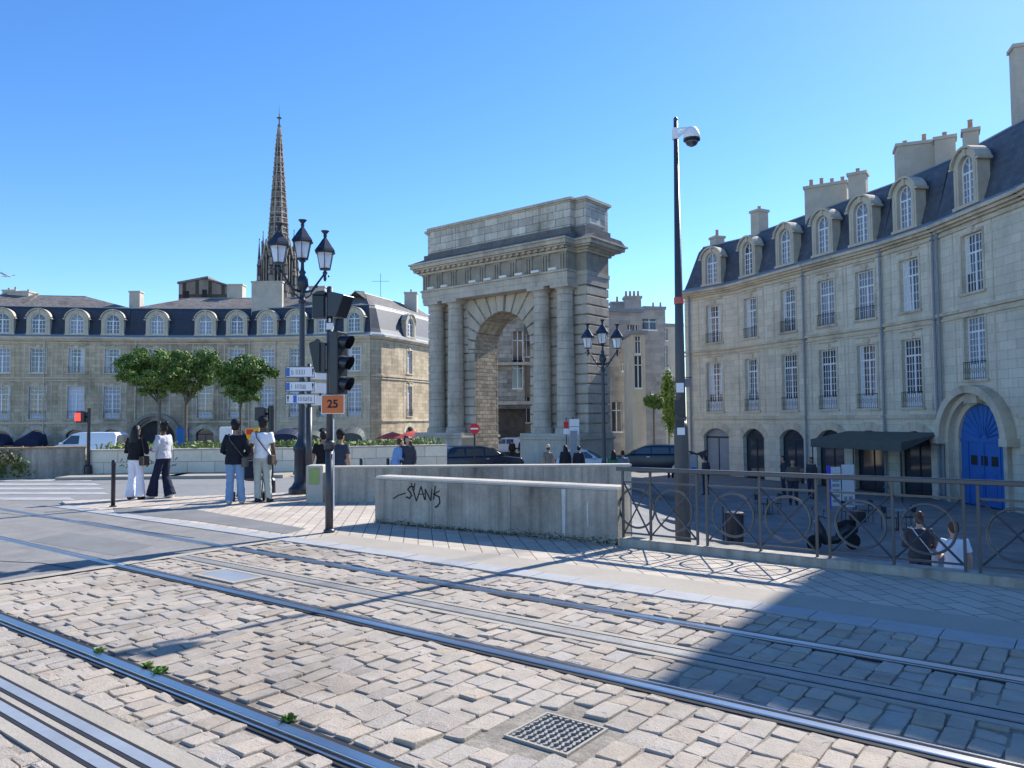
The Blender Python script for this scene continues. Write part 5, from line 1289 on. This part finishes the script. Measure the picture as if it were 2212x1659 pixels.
def person(label, p, rz, h=1.72, skin='tan', hair='black', hairlen='short', top=(.02,.02,.025), sleeve='long', bottom=(.02,.03,.06), legs='straight', shoe=(.02,.02,.02), flare=0., pose=None, vox=.011, skirt=False, cap=None, bag=None, coat=0., group=None, lean=0., upper_only=False, sit=False, toplen=0.):
    t = thing('person', label, 'person', p, rz, group); k = h/1.72
    J = dict(pel=(0,0,.93), wa=(0,0,1.08), ch=(0,0,1.30), nk=(0,.0,1.46), hd=(0,.02,1.60))
    for s, n in ((-1,'l'),(1,'r')):
        J['sh'+n] = (s*.175,0,1.40); J['el'+n] = (s*.235,-.02,1.12); J['wr'+n] = (s*.25,.05,.88)
        J['hp'+n] = (s*.09,0,.90); J['kn'+n] = (s*.105,.02,.48); J['an'+n] = (s*.11,0,.085)
    if pose: J.update(pose)
    V = {a: Vector(c)*k for a, c in J.items()}
    if lean:
        for a in V:
            if V[a].z > .95*k: V[a].y += (V[a].z-.95*k)*lean
    b = MB(); r = lambda *a: [tuple(q*k for q in x) if isinstance(x, tuple) else x*k for x in a]
    torso = [V['pel']-Vector((0,0,.05*k)), V['pel'], V['wa'], V['ch'], V['ch']+(V['nk']-V['ch'])*.6, V['nk']]
    b.tube(torso, r((.13,.095),(.165,.11),(.135,.095),(.165,.11),(.16,.085),(.06,.055)), 16)
    b.tube([V['nk']-Vector((0,0,.03*k)), V['hd']-Vector((0,.01*k,.04*k))], r(.058,.05), 12)
    hd = V['hd']; b.ball(hd+Vector((0,.0,.03*k)), r((.076,.094,.112))[0], 20); b.ball(hd+Vector((0,.035*k,-.05*k)), r((.055,.055,.055))[0], 14)
    b.tube([hd+Vector((0,.085*k,.03*k)), hd+Vector((0,.115*k,-.015*k)), hd+Vector((0,.09*k,-.02*k))], r(.01,.016,.010), 8)
    for s in (-1,1): b.ball(hd+Vector((s*.078*k,-.005*k,.0)), r((.012,.022,.034))[0], 8)
    for n, s in (('l',-1),('r',1)):
        hp, kn, an = V['hp'+n], V['kn'+n], V['an'+n]
        b.tube([hp, hp.lerp(kn,.4), kn, kn.lerp(an,.35), an], r(.088,.078,.054,.056,.038), 12)
        b.tube([an+Vector((0,-.05,0))*k-Vector((0,0,.035*k)), an+Vector((0,.05,-.045))*k, an+Vector((0,.14,-.062))*k], r((.036,.036),(.04,.03),(.032,.02)), 10)
        sh, el, wr = V['sh'+n], V['el'+n], V['wr'+n]
        b.tube([V['ch']+Vector((s*.06,0,.06))*k, sh, sh.lerp(el,.5), el, el.lerp(wr,.4), wr], r(.06,.058,.047,.038,.036,.025), 12)
        d = (wr-el).normalized(); side = d.cross(Vector((0,1,0))); side = side.normalized() if side.length > .3 else Vector((1,0,0)); fw = side.cross(d).normalized()
        b.tube([wr, wr+d*.045*k, wr+d*.085*k], r((.028,.018),(.038,.017),(.036,.015)), 10)
        for j, (o_, fl) in enumerate(((-.026,.062),(-.009,.072),(.009,.068),(.026,.052))):
            q = wr+d*.08*k+fw*o_*k; q1 = q+d*fl*.5*k; q2 = q1+(d*.8+side*(-s)*.5)*fl*.5*k
            b.tube([q, q1, q2], r(.0095,.009,.008), 6)
        q = wr+d*.03*k+fw*.03*k; b.tube([q, q+(d*.5+fw*.7).normalized()*.035*k, q+(d*.9+fw*.4).normalized()*.065*k], r(.012,.011,.009), 6)
    me = bakeremesh(b, 'body', SKIN[skin], vox*.72, 0, 2); body = link('body', me, t)
    # face
    for s in (-1,1):
        e = MB(); e.ball(hd+Vector((s*.03,.086,.022))*k, r((.013,.008,.008))[0], 8); obj('eye', e, M['white'], body); e = MB(); e.ball(hd+Vector((s*.03,.092,.022))*k, r((.006,.004,.006))[0], 6); obj('pupil', e, M['ink'], body)
    e = MB(); e.ball(hd+Vector((0,.085,-.052))*k, r((.022,.008,.007))[0], 8); obj('mouth', e, plain('lips', (.35,.1,.08)), body)
    # trousers
    if not skirt:
        b = MB(); b.tube([V['pel']-Vector((0,0,.07*k)), V['pel'], V['wa']], r((.14,.11),(.178,.125),(.148,.108)), 16)
        for n in 'lr':
            hp, kn, an = V['hp'+n], V['kn'+n], V['an'+n]; b.tube([hp+Vector((0,0,.02*k)), hp.lerp(kn,.4), kn, kn.lerp(an,.5), an+Vector((0,0,-.02*k))], r(.102,.094,.072+flare*.2,.068+flare*.6,.062+flare), 12)
        link('trousers', bakeremesh(b, 'trousers', plain('trousers cloth', bottom, .85), vox, .022), t)
    else:
        b = MB(); b.tube([V['wa'], V['pel'], V['pel']-Vector((0,0,.3*k)), V['pel']-Vector((0,0,.55*k))], r((.14,.1),(.185,.13),(.2,.15),(.21,.17)), 18); link('skirt', bakeremesh(b, 'skirt', plain('skirt cloth', bottom, .85), vox, .014), t)
    # top
    b = MB(); lo = V['pel']+Vector((0,0,(-.02-coat)*k)); tp = [lo, V['pel']+Vector((0,0,.06*k)), V['wa'], V['ch'], V['ch']+(V['nk']-V['ch'])*.62, V['nk']-Vector((0,0,.015*k))]
    fat = 1.12 if sleeve == 'long' else 1.0
    b.tube(tp, r((.185*fat,.13*fat),(.18*fat,.13*fat),(.155*fat,.118*fat),(.186*fat,.13*fat),(.175*fat,.10*fat),(.07*fat,.065*fat)), 18)
    for n, s in (('l',-1),('r',1)):
        sh, el, wr = V['sh'+n], V['el'+n], V['wr'+n]; o_ = V['ch']+Vector((s*.05,0,.05))*k
        if sleeve == 'long': b.tube([o_, sh, sh.lerp(el,.5), el, el.lerp(wr,.5), wr], r(.075,.073,.066,.056,.05,.042), 12)
        elif sleeve == 'short': b.tube([o_, sh, sh.lerp(el,.65)], r(.07,.070,.066), 12)
    link('jacket' if sleeve == 'long' else 'shirt', bakeremesh(b, 'top', plain('top cloth', top, .85), vox, .026 if fat > 1 else .02), t)
    for n in 'lr':
        an = V['an'+n]; b = MB(); b.tube([an+Vector((0,-.07,-.035))*k, an+Vector((0,-.03,-.03))*k, an+Vector((0,.06,-.045))*k, an+Vector((0,.16,-.06))*k], r((.036,.042),(.047,.052),(.048,.038),(.034,.022)), 12); b.tube([an+Vector((0,-.02,-.04))*k, an+Vector((0,-.01,.02))*k], r(.046,.046), 10)
        obj('shoe', b, plain('shoe', shoe, .5), t, smooth=True)
    hm = HAIR[hair]; b = MB(); b.ball(hd+Vector((0,-.012,.045))*k, r((.088,.102,.108))[0], 20)
    if hairlen == 'long': b.tube([hd+Vector((0,-.05,.06))*k, hd+Vector((0,-.075,-.08))*k, hd+Vector((0,-.10,-.24))*k, hd+Vector((0,-.10,-.36))*k], r((.095,.075),(.115,.075),(.13,.06),(.10,.04)), 14)
    if hairlen == 'curly': [b.ball(hd+Vector((R.uniform(-.12,.12),R.uniform(-.1,.02),R.uniform(-.16,.13)))*k, .055*k, 8) for _ in range(26)]
    if hairlen == 'bun': b.ball(hd+Vector((0,-.09,.12))*k, .055*k, 10); b.ball(hd+Vector((0,-.04,.0))*k, r((.085,.075,.08))[0], 12)
    if hairlen == 'pony': b.tube([hd+Vector((0,-.09,.07))*k, hd+Vector((0,-.13,-.05))*k, hd+Vector((0,-.12,-.18))*k], r(.03,.04,.015), 10); b.ball(hd+Vector((0,-.035,.0))*k, r((.085,.08,.08))[0], 12)
    if hairlen == 'short': b.ball(hd+Vector((0,-.035,.0))*k, r((.08,.07,.07))[0], 12)
    hme = bakeremesh(b, 'hair', hm, vox, .01)
    # trim hair away from the face
    bm = bmesh.new(); bm.from_mesh(hme); c_ = hd+Vector((0,.035*k,-.01*k)); 
    bmesh.ops.delete(bm, geom=[v for v in bm.verts if v.co.y > hd.y+.02*k and v.co.z < hd.z+.075*k and abs(v.co.x-hd.x) < .085*k], context='VERTS'); bm.to_mesh(hme); bm.free()
    link('hair', hme, t)
    if cap:
        b = MB(); b.lathe([(.104,0),(.108,.04),(.092,.10),(.05,.135),(.01,.145)], 18, hd+Vector((0,-.005,.055))*k, sx=.93*k, sy=1.03*k); cb = cap[1]
        if cb: 
            q = hd+Vector((0,-.09*cb if cb else 0,.06))*k; b.add([hd+Vector((-.085,cb*.05,.06))*k, hd+Vector((.085,cb*.05,.06))*k, hd+Vector((.07,cb*.17,.045))*k, hd+Vector((-.07,cb*.17,.045))*k], [(0,1,2,3)])
        obj('cap', b, plain('cap cloth', cap[0], .8), t, smooth=True)
    if bag:
        kind, colb = bag; bm_ = plain('bag leather', colb, .6)
        if kind == 'cross':
            s = 1; fr, bk = .155, -.165
            pts = [V['shl']+Vector((.04,-.02,.065))*k, Vector((-.06*k,bk*k,1.34*k)), Vector((.10*k,(bk+.03)*k,1.12*k)), Vector((.215*k,-.06*k,.95*k)), Vector((.215*k,.08*k,.98*k)), Vector((.06*k,fr*k,1.18*k)), Vector((-.08*k,(fr-.02)*k,1.36*k)), V['shl']+Vector((.04,.02,.065))*k]
            b = MB(); b.tube(pts, r(*[(.010,.014)]*len(pts)), 6); o = obj('bag_strap', b, bm_, t)
            b = MB(); b.box(.17*k,.27*k,-.16*k,.06*k,.78*k,.98*k); obj('bag', b, bm_, t, bevel=.02*k, seg=2)
        elif kind == 'shoulder':
            b = MB(); b.tube([V['shr']+Vector((.02,-.08,.05))*k, Vector((.27,-.1,1.15))*k, Vector((.27,-.09,1.0))*k], .012*k, 6); obj('bag_strap', b, bm_, t); b = MB(); b.box(.2*k,.31*k,-.2*k,.08*k,.8*k,1.02*k); obj('bag', b, bm_, t, bevel=.03*k, seg=2)
    return t
def F0(px, py): v = onz(px, py, 0); return Vector((v.x, v.y, 0))
HIPR = {'wrr':(.20,.12,1.02),'elr':(.27,-.03,1.13)}
TALK = {'wrl':(-.12,.24,1.12),'ell':(-.26,.02,1.12),'wrr':(.12,.24,1.08),'elr':(.27,.02,1.12)}
person('woman seen from behind with long dark hair, black jacket and white trousers', F0(292,1079), rad(-8), 1.66, 'tan','black','long', (.012,.012,.016),'long', (.72,.72,.80), flare=.05, shoe=(.02,.02,.02), pose={**TALK,'anl':(-.13,0,.085),'anr':(.13,0,.085)}, coat=-.02, bag=('shoulder',(.06,.045,.035)))
person('slim woman in patterned white top and wide navy trousers facing left', F0(352,1076), rad(75), 1.72, 'dark','black','bun', (.50,.50,.54),'long', (.012,.018,.045), flare=.07, shoe=(.7,.7,.72), pose={**TALK,'anl':(-.10,.22,.085),'knl':(-.10,.14,.48),'anr':(.10,-.12,.085)})
person('person in hooded black jacket and light blue jeans behind a pushchair', F0(507,1089), rad(4), 1.74, 'tan','black','short', (.010,.013,.022),'long', (.18,.30,.48), flare=.02, shoe=(.5,.5,.52), pose={'wrl':(-.14,.26,1.0),'ell':(-.27,.03,1.10),'wrr':(.14,.26,1.0),'elr':(.27,.03,1.10),'anl':(-.10,-.05,.085),'anr':(.12,.08,.085)}, coat=.08, bag=('cross',(.10,.09,.085)), cap=((.012,.014,.02),0))
person('tall man in white t-shirt, dark cap and pale green trousers seen from behind', F0(566,1085), rad(-5), 1.80, 'dark','black','short', (.80,.82,.86),'short', (.42,.46,.42), flare=.0, shoe=(.03,.03,.035), pose={'wrl':(-.24,.10,.92),'anl':(-.10,.0,.085),'anr':(.14,.03,.085)}, bag=('cross',(.05,.04,.035)), cap=((.015,.017,.025),-0))
def PY(px, ytop, Y, h): c = at(px, ytop, Y); return Vector((c.x, Y, c.z-h*1.005))
person('person in black with arms down, just left of the grey signal pole', PY(699,932,18.2,1.75), rad(20), 1.75, 'tan','black','short', (.012,.012,.016),'short', (.02,.02,.03), pose={'wrl':(-.30,.10,.86)})
person('young man in navy t-shirt and dark cap just right of the signal pole', PY(735,932,18.0,1.75), rad(-25), 1.75, 'tan','black','short', (.03,.045,.075),'short', (.02,.02,.03), cap=((.015,.015,.02),1))
person('man in pale blue shirt leaning forward beside the long-haired woman', PY(854,948,24,1.70), rad(-60), 1.70, 'light','brown','short', (.22,.36,.58),'long', (.02,.02,.03), lean=.22, pose=TALK, vox=.014)
person('woman with long fair curly hair and a dark grey dress facing the camera', PY(881,943,24,1.70), rad(172), 1.70, 'light','brown','curly', (.06,.06,.075),'long', (.06,.06,.075), skirt=True, shoe=(.3,.3,.3), vox=.014)
person('person with round straw hat and thin top near the right gateway pedestal', PY(1184,963,34,1.68), rad(20), 1.68, 'tan','brown','short', (.20,.18,.16),'short', (.05,.05,.06), cap=((.6,.48,.33),1), vox=.016)
person('dark hooded figure before the gateway notice board', PY(1221,962,36,1.75), rad(10), 1.75, 'tan','black','long', (.02,.025,.035),'long', (.03,.035,.05), coat=.25, vox=.016)
person('dark-clothed man standing left of the white car by the gateway', PY(1250,964,36,1.75), rad(-15), 1.75, 'tan','black','short', (.02,.025,.035),'long', (.03,.035,.05), vox=.016)
person('woman with black hair and green top, right of the far street lamp', PY(1325,973,31,1.65), rad(-5), 1.65, 'tan','black','long', (.03,.16,.11),'long', (.03,.03,.04), vox=.016)
person('person in blue-grey top beside the woman in green', PY(1345,974,31,1.62), rad(12), 1.62, 'tan','black','bun', (.10,.16,.22),'long', (.03,.03,.04), vox=.016)
person('dark figure walking under the archway', PY(1128,946,50,1.72), rad(160), 1.72, 'tan','black','short', (.03,.03,.035),'long', (.02,.02,.03), pose={'anl':(-.1,.25,.085),'anr':(.1,-.2,.085),'knl':(-.1,.16,.48)}, vox=.02)
person('dark figure beside the no-entry street seen through the archway', PY(1106,950,60,1.72), rad(10), 1.72, 'tan','black','short', (.02,.02,.03),'long', (.02,.02,.03), vox=.02)
# below the railing
person('man in white t-shirt seen from behind below the railing', PY(2060,1127,13.6,1.78), rad(-8), 1.78, 'light','brown','short', (.72,.74,.80),'short', (.03,.05,.12), pose={'wrl':(-.10,.27,1.12),'ell':(-.27,.02,1.12)}, vox=.010)
person('woman in dark top with white backpack straps below the railing', PY(1985,1108,13.9,1.66), rad(-20), 1.66, 'light','brown','bun', (.05,.05,.06),'long', (.05,.05,.07), pose=TALK, bag=('cross',(.55,.57,.62)), vox=.011)
GC = 'people at the shaded cafe terrace'
for i, (px, yt, Y, c_, lab) in enumerate([(1448,965,42,(.03,.035,.05),'dark-clothed passer-by near the base of the camera pole'),(1524,985,34,(.05,.05,.06),'person in dark coat before the first shop arch'),(1692,985,33,(.03,.04,.06),'person in dark jacket before the third shop arch'),(1752,988,32,(.04,.04,.05),'dark-clothed person between the third arch and the notice panels'),(1712,992,29,(.10,.08,.07),'brown-clad cafe guest before the right crescent')]):
    person(lab, PY(px,yt,Y,1.7), rad(40*i), 1.7, 'tan','black','short', c_,'long', (.03,.03,.05), vox=.02, group=GC)

# pushchair
p = F0(513,1085); p.y += .55; p.x += .12; t = thing('pushchair', 'black folding pushchair in front of the person in black', 'pushchair', p, rad(10))
b = MB()
for s in (-1,1): b.tube([(s*.24,-.45,1.0),(s*.24,-.2,.75),(s*.25,.1,.4),(s*.25,.35,.12)], .014, 8); b.tube([(s*.24,.15,.75),(s*.25,-.1,.4),(s*.26,-.35,.1)], .014, 8)
b.tube([(-.24,-.45,1.0),(.24,-.45,1.0)], .018, 8); obj('frame', b, M['iron'], t)
b = MB(); b.tube([(0,-.22,.86),(0,-.1,.5),(0,.25,.42)], [(.2,.03),(.21,.03),(.2,.03)], 12); obj('seat', b, M['awn_n'], t)
b = MB(); b.tube([(0,-.25,.9),(0,-.1,1.02),(0,.15,.95)], [(.21,.02),(.22,.02),(.2,.02)], 12); obj('hood', b, M['awn_n'], t)
for x in (-.32,.32):
    for y in (-.38,.38):
        q = MB(); q.lathe([(.06,-.02),(.10,-.025),(.11,0),(.10,.025),(.06,.02)], 16)
        for v in q.v: v.x, v.z = v.z, v.x
        obj('wheel', q, M['tyre'], t, (x,y,.11))

# ================================================================== SHOPS, AWNINGS, TERRACE
def awning(label, px0, px1, y0, y1, Y, m, depth=1.6, round_=True):
    a, c = at(px0,y1,Y), at(px1,y0,Y); w = (c.x-a.x)/2; cx = (a.x+c.x)/2; t = thing('awning', label, 'awning', (cx, Y, a.z)); h = c.z-a.z
    b = MB(); n = 12; f = MB()
    pr = [(w*math.cos(PI-PI*k/n), h*(math.sin(PI*k/n)**.8 if round_ else min(1,math.sin(PI*k/n)*2.5))) for k in range(n+1)]
    for k in range(n): b.quad((pr[k][0],-depth,pr[k][1]*.55),(pr[k+1][0],-depth,pr[k+1][1]*.55),(pr[k+1][0],0,pr[k+1][1]),(pr[k][0],0,pr[k][1]))
    b.add([(x,-depth,z*.55) for x,z in pr],[tuple(range(n+1))]); b.quad((-w,-depth,-.35),(w,-depth,-.35),(w,-depth,0),(-w,-depth,0))
    o = obj('canvas', b, M[m], t, recalc=False); q = MB(); q.tube([(-w,-depth,-.02),(w,-depth,-.02)], .03, 6); q.tube([(-w,-depth,0),(-w,0,.3)], .025, 6); q.tube([(w,-depth,0),(w,0,.3)], .025, 6); obj('awning_frame', q, M['iron'], t)
GA = 'shop awnings of the left crescent'
for a_ in [('rounded navy shop awning left of the white van',48,104,932,962,84,'awn_n'),('navy shop awning cut by the left edge of the photo',-30,30,936,962,83,'awn_n'),('dark blue shop awning with domed top left of the grey sign post',590,655,925,950,72,'awn_n'),('small dark awning between grey sign post and signal pole',655,700,930,948,73,'awn_g'),('black rounded awning just right of the signal pole',738,790,922,950,74,'awn_g')]:
    awning(*a_)
def parasol(label, px, ytop, Y, r, m):
    c = at(px, ytop, Y); z = gz(c.x, Y); t = thing('parasol', label, 'parasol', (c.x, Y, z)); h = c.z-z
    b = MB(); n = 8; b.lathe([(r,h-.55),(r*.5,h-.22),(.03,h)], n, rot=PI/8); obj('canopy', b, M[m], t)
    b = MB(); b.tube([(0,0,0),(0,0,h+.05)], .03, 8); b.lathe([(.3,0),(.3,.08),(.05,.1)], 12); obj('pole', b, M['white'], t)
parasol('pale red parasol left of the gateway plinth', 848, 933, 62, 1.5, 'awn_r'); parasol('red parasol against the left gateway pedestal', 892, 930, 58, 1.5, 'awn_r')
# big grey terrace awning on right building
def fac(px):
    r = ray(px, 850)
    for A, B in zip(E_[:-1], E_[1:]):
        d = B-A; s_ = (A.y*r.x - A.x*r.y)/(d.x*r.y - d.y*r.x)
        if 0 <= s_ <= 1: q = A + d*s_; return Vector((q.x, q.y, 0))
AP0, AP1 = fac(1830), fac(2036); AL = (AP1-AP0).length
t = thing('terrace_awning', 'long dark grey cafe awning beside the blue door', 'awning', (AP0.x, AP0.y, .55), math.atan2((AP1-AP0).y,(AP1-AP0).x))
b = MB(); D_ = 2.6
b.quad((0,-.02,.35),(AL,-.02,.35),(AL,-D_,-.1),(0,-D_,-.1)); b.quad((0,-D_,-.1),(AL,-D_,-.1),(AL,-D_,-.55),(0,-D_,-.55)); b.add([(AL,-.02,.35),(AL,-D_,-.1),(AL,-D_,-.55)],[(0,1,2)]); b.add([(0,-.02,.35),(0,-D_,-.1),(0,-D_,-.55)],[(0,1,2)])
obj('canvas', b, M['awn_g'], t, recalc=False)
for x in (.1, AL/2, AL-.1): b = MB(); b.tube([(x,-D_+.05,-3.05),(x,-D_+.05,-.1)], .035, 6); obj('post', b, M['iron'], t)
def Tt(px, Y, z=None): c = at(px, 950, Y); return Vector((c.x, Y, gz(c.x,Y)))
p = Tt(1812,33); t = thing('menu_board', 'pale poster board with blue edge under the terrace awning', 'notice board', p)
b = MB(); b.box(-.55,-.4,-.03,.03,.35,2.15); obj('blue_edge', b, mat('violet blue', (.10,.10,.75), .4, .03), t); b = MB(); b.box(-.39,.02,-.03,.02,.45,2.1); b.box(.08,.6,-.04,.01,.4,2.2); obj('poster', b, M['signw'], t, recalc=True)
b = MB(); [b.box(-.34,-.04,-.035,-.031,.6+.22*k,.72+.22*k) for k in range(6)]; b.box(.14,.28,-.045,-.041,.5,.85); b.box(.34,.5,-.045,-.041,.5,.85); obj('lettering', b, plain('poster print',(.3,.36,.4)), t)
b = MB(); [b.tube([(x,0,0),(x,0,2.2)], .02, 6) for x in (-.5,.55)]; obj('post', b, M['iron'], t)
def table_set(px, Y, lab):
    p = Tt(px, Y); t = thing('cafe_table', lab, 'table', p, 0, 'cafe tables on the lower square'); b = MB(); b.lathe([(.35,.72),(.35,.75)], 18); obj('tabletop', b, M['zinc'], t); b = MB(); b.tube([(0,0,0),(0,0,.72)], .025, 8); b.lathe([(.22,0),(.2,.03),(.03,.05)], 12); obj('pedestal', b, M['iron'], t)
def chair(px, Y, rz, lab):
    p = Tt(px, Y); t = thing('cafe_chair', lab, 'chair', p, rz, 'cafe chairs on the lower square'); b = MB(); b.box(-.21,.21,-.2,.2,.44,.47); obj('seat', b, M['iron'], t, bevel=.01); b = MB(); b.box(-.2,.2,-.21,-.19,.62,.88); obj('backrest', b, M['iron'], t, bevel=.008)
    for x in (-.19,.19):
        for y in (-.19,.19): b = MB(); b.tube([(x,y,0),(x,y,.88 if y < 0 else .45)], .013, 6); obj('leg', b, M['iron'], t)
for i,(px,Y,lab) in enumerate([(1845,31,'round cafe table in front of the poster board'),(1935,29,'round cafe table left of the blue door'),(1655,34,'round cafe table before the second shop arch')]): table_set(px,Y,lab)
for i,(px,Y,lab) in enumerate([(1828,31,'dark cafe chair left of the table before the poster board'),(1866,31.3,'dark cafe chair right of the table before the poster board'),(1915,29,'dark cafe chair left of the table near the blue door'),(1957,29.2,'dark cafe chair right of the table near the blue door'),(1640,34,'dark cafe chair left of the table before the second arch'),(1671,34.2,'dark cafe chair right of the table before the second arch')]): chair(px,Y,rad(90 if i%2 else -90),lab)
p = Tt(1583,24); t = thing('litter_bin', 'dark litter bin standing in the shade behind the railing', 'litter bin', p); b = MB(); b.lathe([(.26,.1),(.3,.95),(.28,1.0),(.2,1.02)], 16); obj('bin_body', b, M['iron'], t); b = MB(); b.tube([(-.35,0,0),(-.35,0,1.2)], .03, 6); obj('post', b, M['iron'], t)
p = Tt(1505,36); t = thing('notice_totem', 'small pale blue sign on a slim post before the first shop arch', 'sign', p); b = MB(); b.tube([(0,0,0),(0,0,2.6)], .035, 8); obj('post', b, M['greypost'], t); b = MB(); b.box(-.35,.0,-.03,.03,1.6,2.5); obj('panel', b, M['kerb'], t); b = MB(); b.box(-.3,-.06,-.036,-.031,1.75,1.95); obj('blue_mark', b, M['signb'], t); b = MB(); b.prism([(-.45,2.75),(.0,2.6),(.45,2.75),(.4,2.35),(.25,2.3),(.1,2.5),(-.3,2.55)], lambda a_,c_,d: Vector((a_,d,c_)), -.02,.02); obj('bracket', b, M['iron'], t)
# street lantern bracket / hanging sign on right building
t = thing('hanging_sign', 'small square hanging sign on an iron arm at the far corner of the right crescent', 'sign', tuple(at(1492,826,57.0))); b = MB(); b.box(-1.0,0.1,-.03,.03,.35,.41); obj('bracket', b, M['iron'], t); b = MB(); b.box(-.75,.0,-.04,.04,-.35,.3); obj('sign_board', b, M['zinc'], t)
# yellow panel, blue bin, white machine in front of the left crescent
for (px, y0, y1, wd_, m, nm, lab, cat) in [(545,925,966,.9,'y','advert_panel','yellow and red upright panel beside the man in white','sign'),(567,0,0,.5,'',None,'','')]:
    if not nm: continue
    Y = 62; c = at(px, y1, Y); t = thing(nm, lab, cat, (c.x, Y, gz(c.x,Y))); zt = at(px,y0,Y).z-t.location.z; zb = at(px,y1,Y).z-t.location.z
    b = MB(); b.box(-.55,.55,-.1,.1,0,zt-.0); obj('panel_body', b, plain('yellow panel', (.75,.42,.02)), t, bevel=.03); b = MB(); b.box(-.45,.1,-.115,-.101,zt-.5,zt-.1); obj('red_patch', b, M['signr'], t)
Y = 70; c = at(394, 955, Y)
for px, lab, w_ in ((570/1.0,'blue recycling bin behind the planter left of the awning',0),): 
    c = at(394+175.,930,Y); 
c = at(568,940,66); 
t = thing('recycling_bin', 'small blue recycling bin right of the dark portal', 'bin', (at(395,940,80).x, 80, -2.5)); b = MB(); zt = at(395,924,80).z+2.5; b.prism([(-.4,.1),(.4,.1),(.5,zt-.1),(-.5,zt-.1)], lambda a_,c_,d: Vector((a_,d,c_)), -.4,.4); obj('bin_body', b, plain('blue plastic',(.03,.16,.42)), t, bevel=.03); b = MB(); b.box(-.52,.52,-.45,.45,zt-.1,zt); obj('lid', b, plain('blue plastic lid',(.03,.2,.5)), t, bevel=.03)
c = at(490,935,60); t = thing('parking_booth', 'white round-topped street cabinet beyond the planter', 'cabinet', (c.x,60,gz(c.x,60))); zt = at(490,922,60).z-t.location.z
b = MB(); b.box(-.5,.5,-.3,.3,zt-1.1,zt); obj('hood', b, M['white'], t, bevel=.12, seg=3); b = MB(); b.box(-.45,-.35,-.2,.2,0,zt-1.1); b.box(.35,.45,-.2,.2,0,zt-1.1); obj('leg', b, M['white'], t)
# clutter behind the arch: low fence posts
t = thing('street_barrier', 'black post and rail barrier under the archway', 'barrier', tuple(Vector((at(1100,1000,52).x,52,gz(0,52)))))
b = MB(); b.tube([(-1,0,.85),(1.4,0,.85)], .04, 6); obj('rail', b, M['iron'], t)
for x in (-1,.2,1.4): b = MB(); b.tube([(x,0,0),(x,0,1.0)], .05, 8); obj('post', b, M['iron'], t)
t = thing('bird', 'white gull gliding above the left roofs', 'bird', tuple(at(14,597,80))); b = MB(); b.tube([(-.5,0,0),(-.1,0,.03),(.35,0,0),(.55,0,-.05)], [(.03,.03),(.12,.1),(.1,.08),(.02,.02)], 10); b.add([(-.1,0,.05),(.2,0,.05),(.1,-.9,.25),(-.15,-1.2,.2)], [(0,1,2,3)]); b.add([(-.1,0,.05),(.2,0,.05),(.3,.9,.35),(.1,1.2,.3)], [(0,1,2,3)]); obj('body', b, M['white'], t)
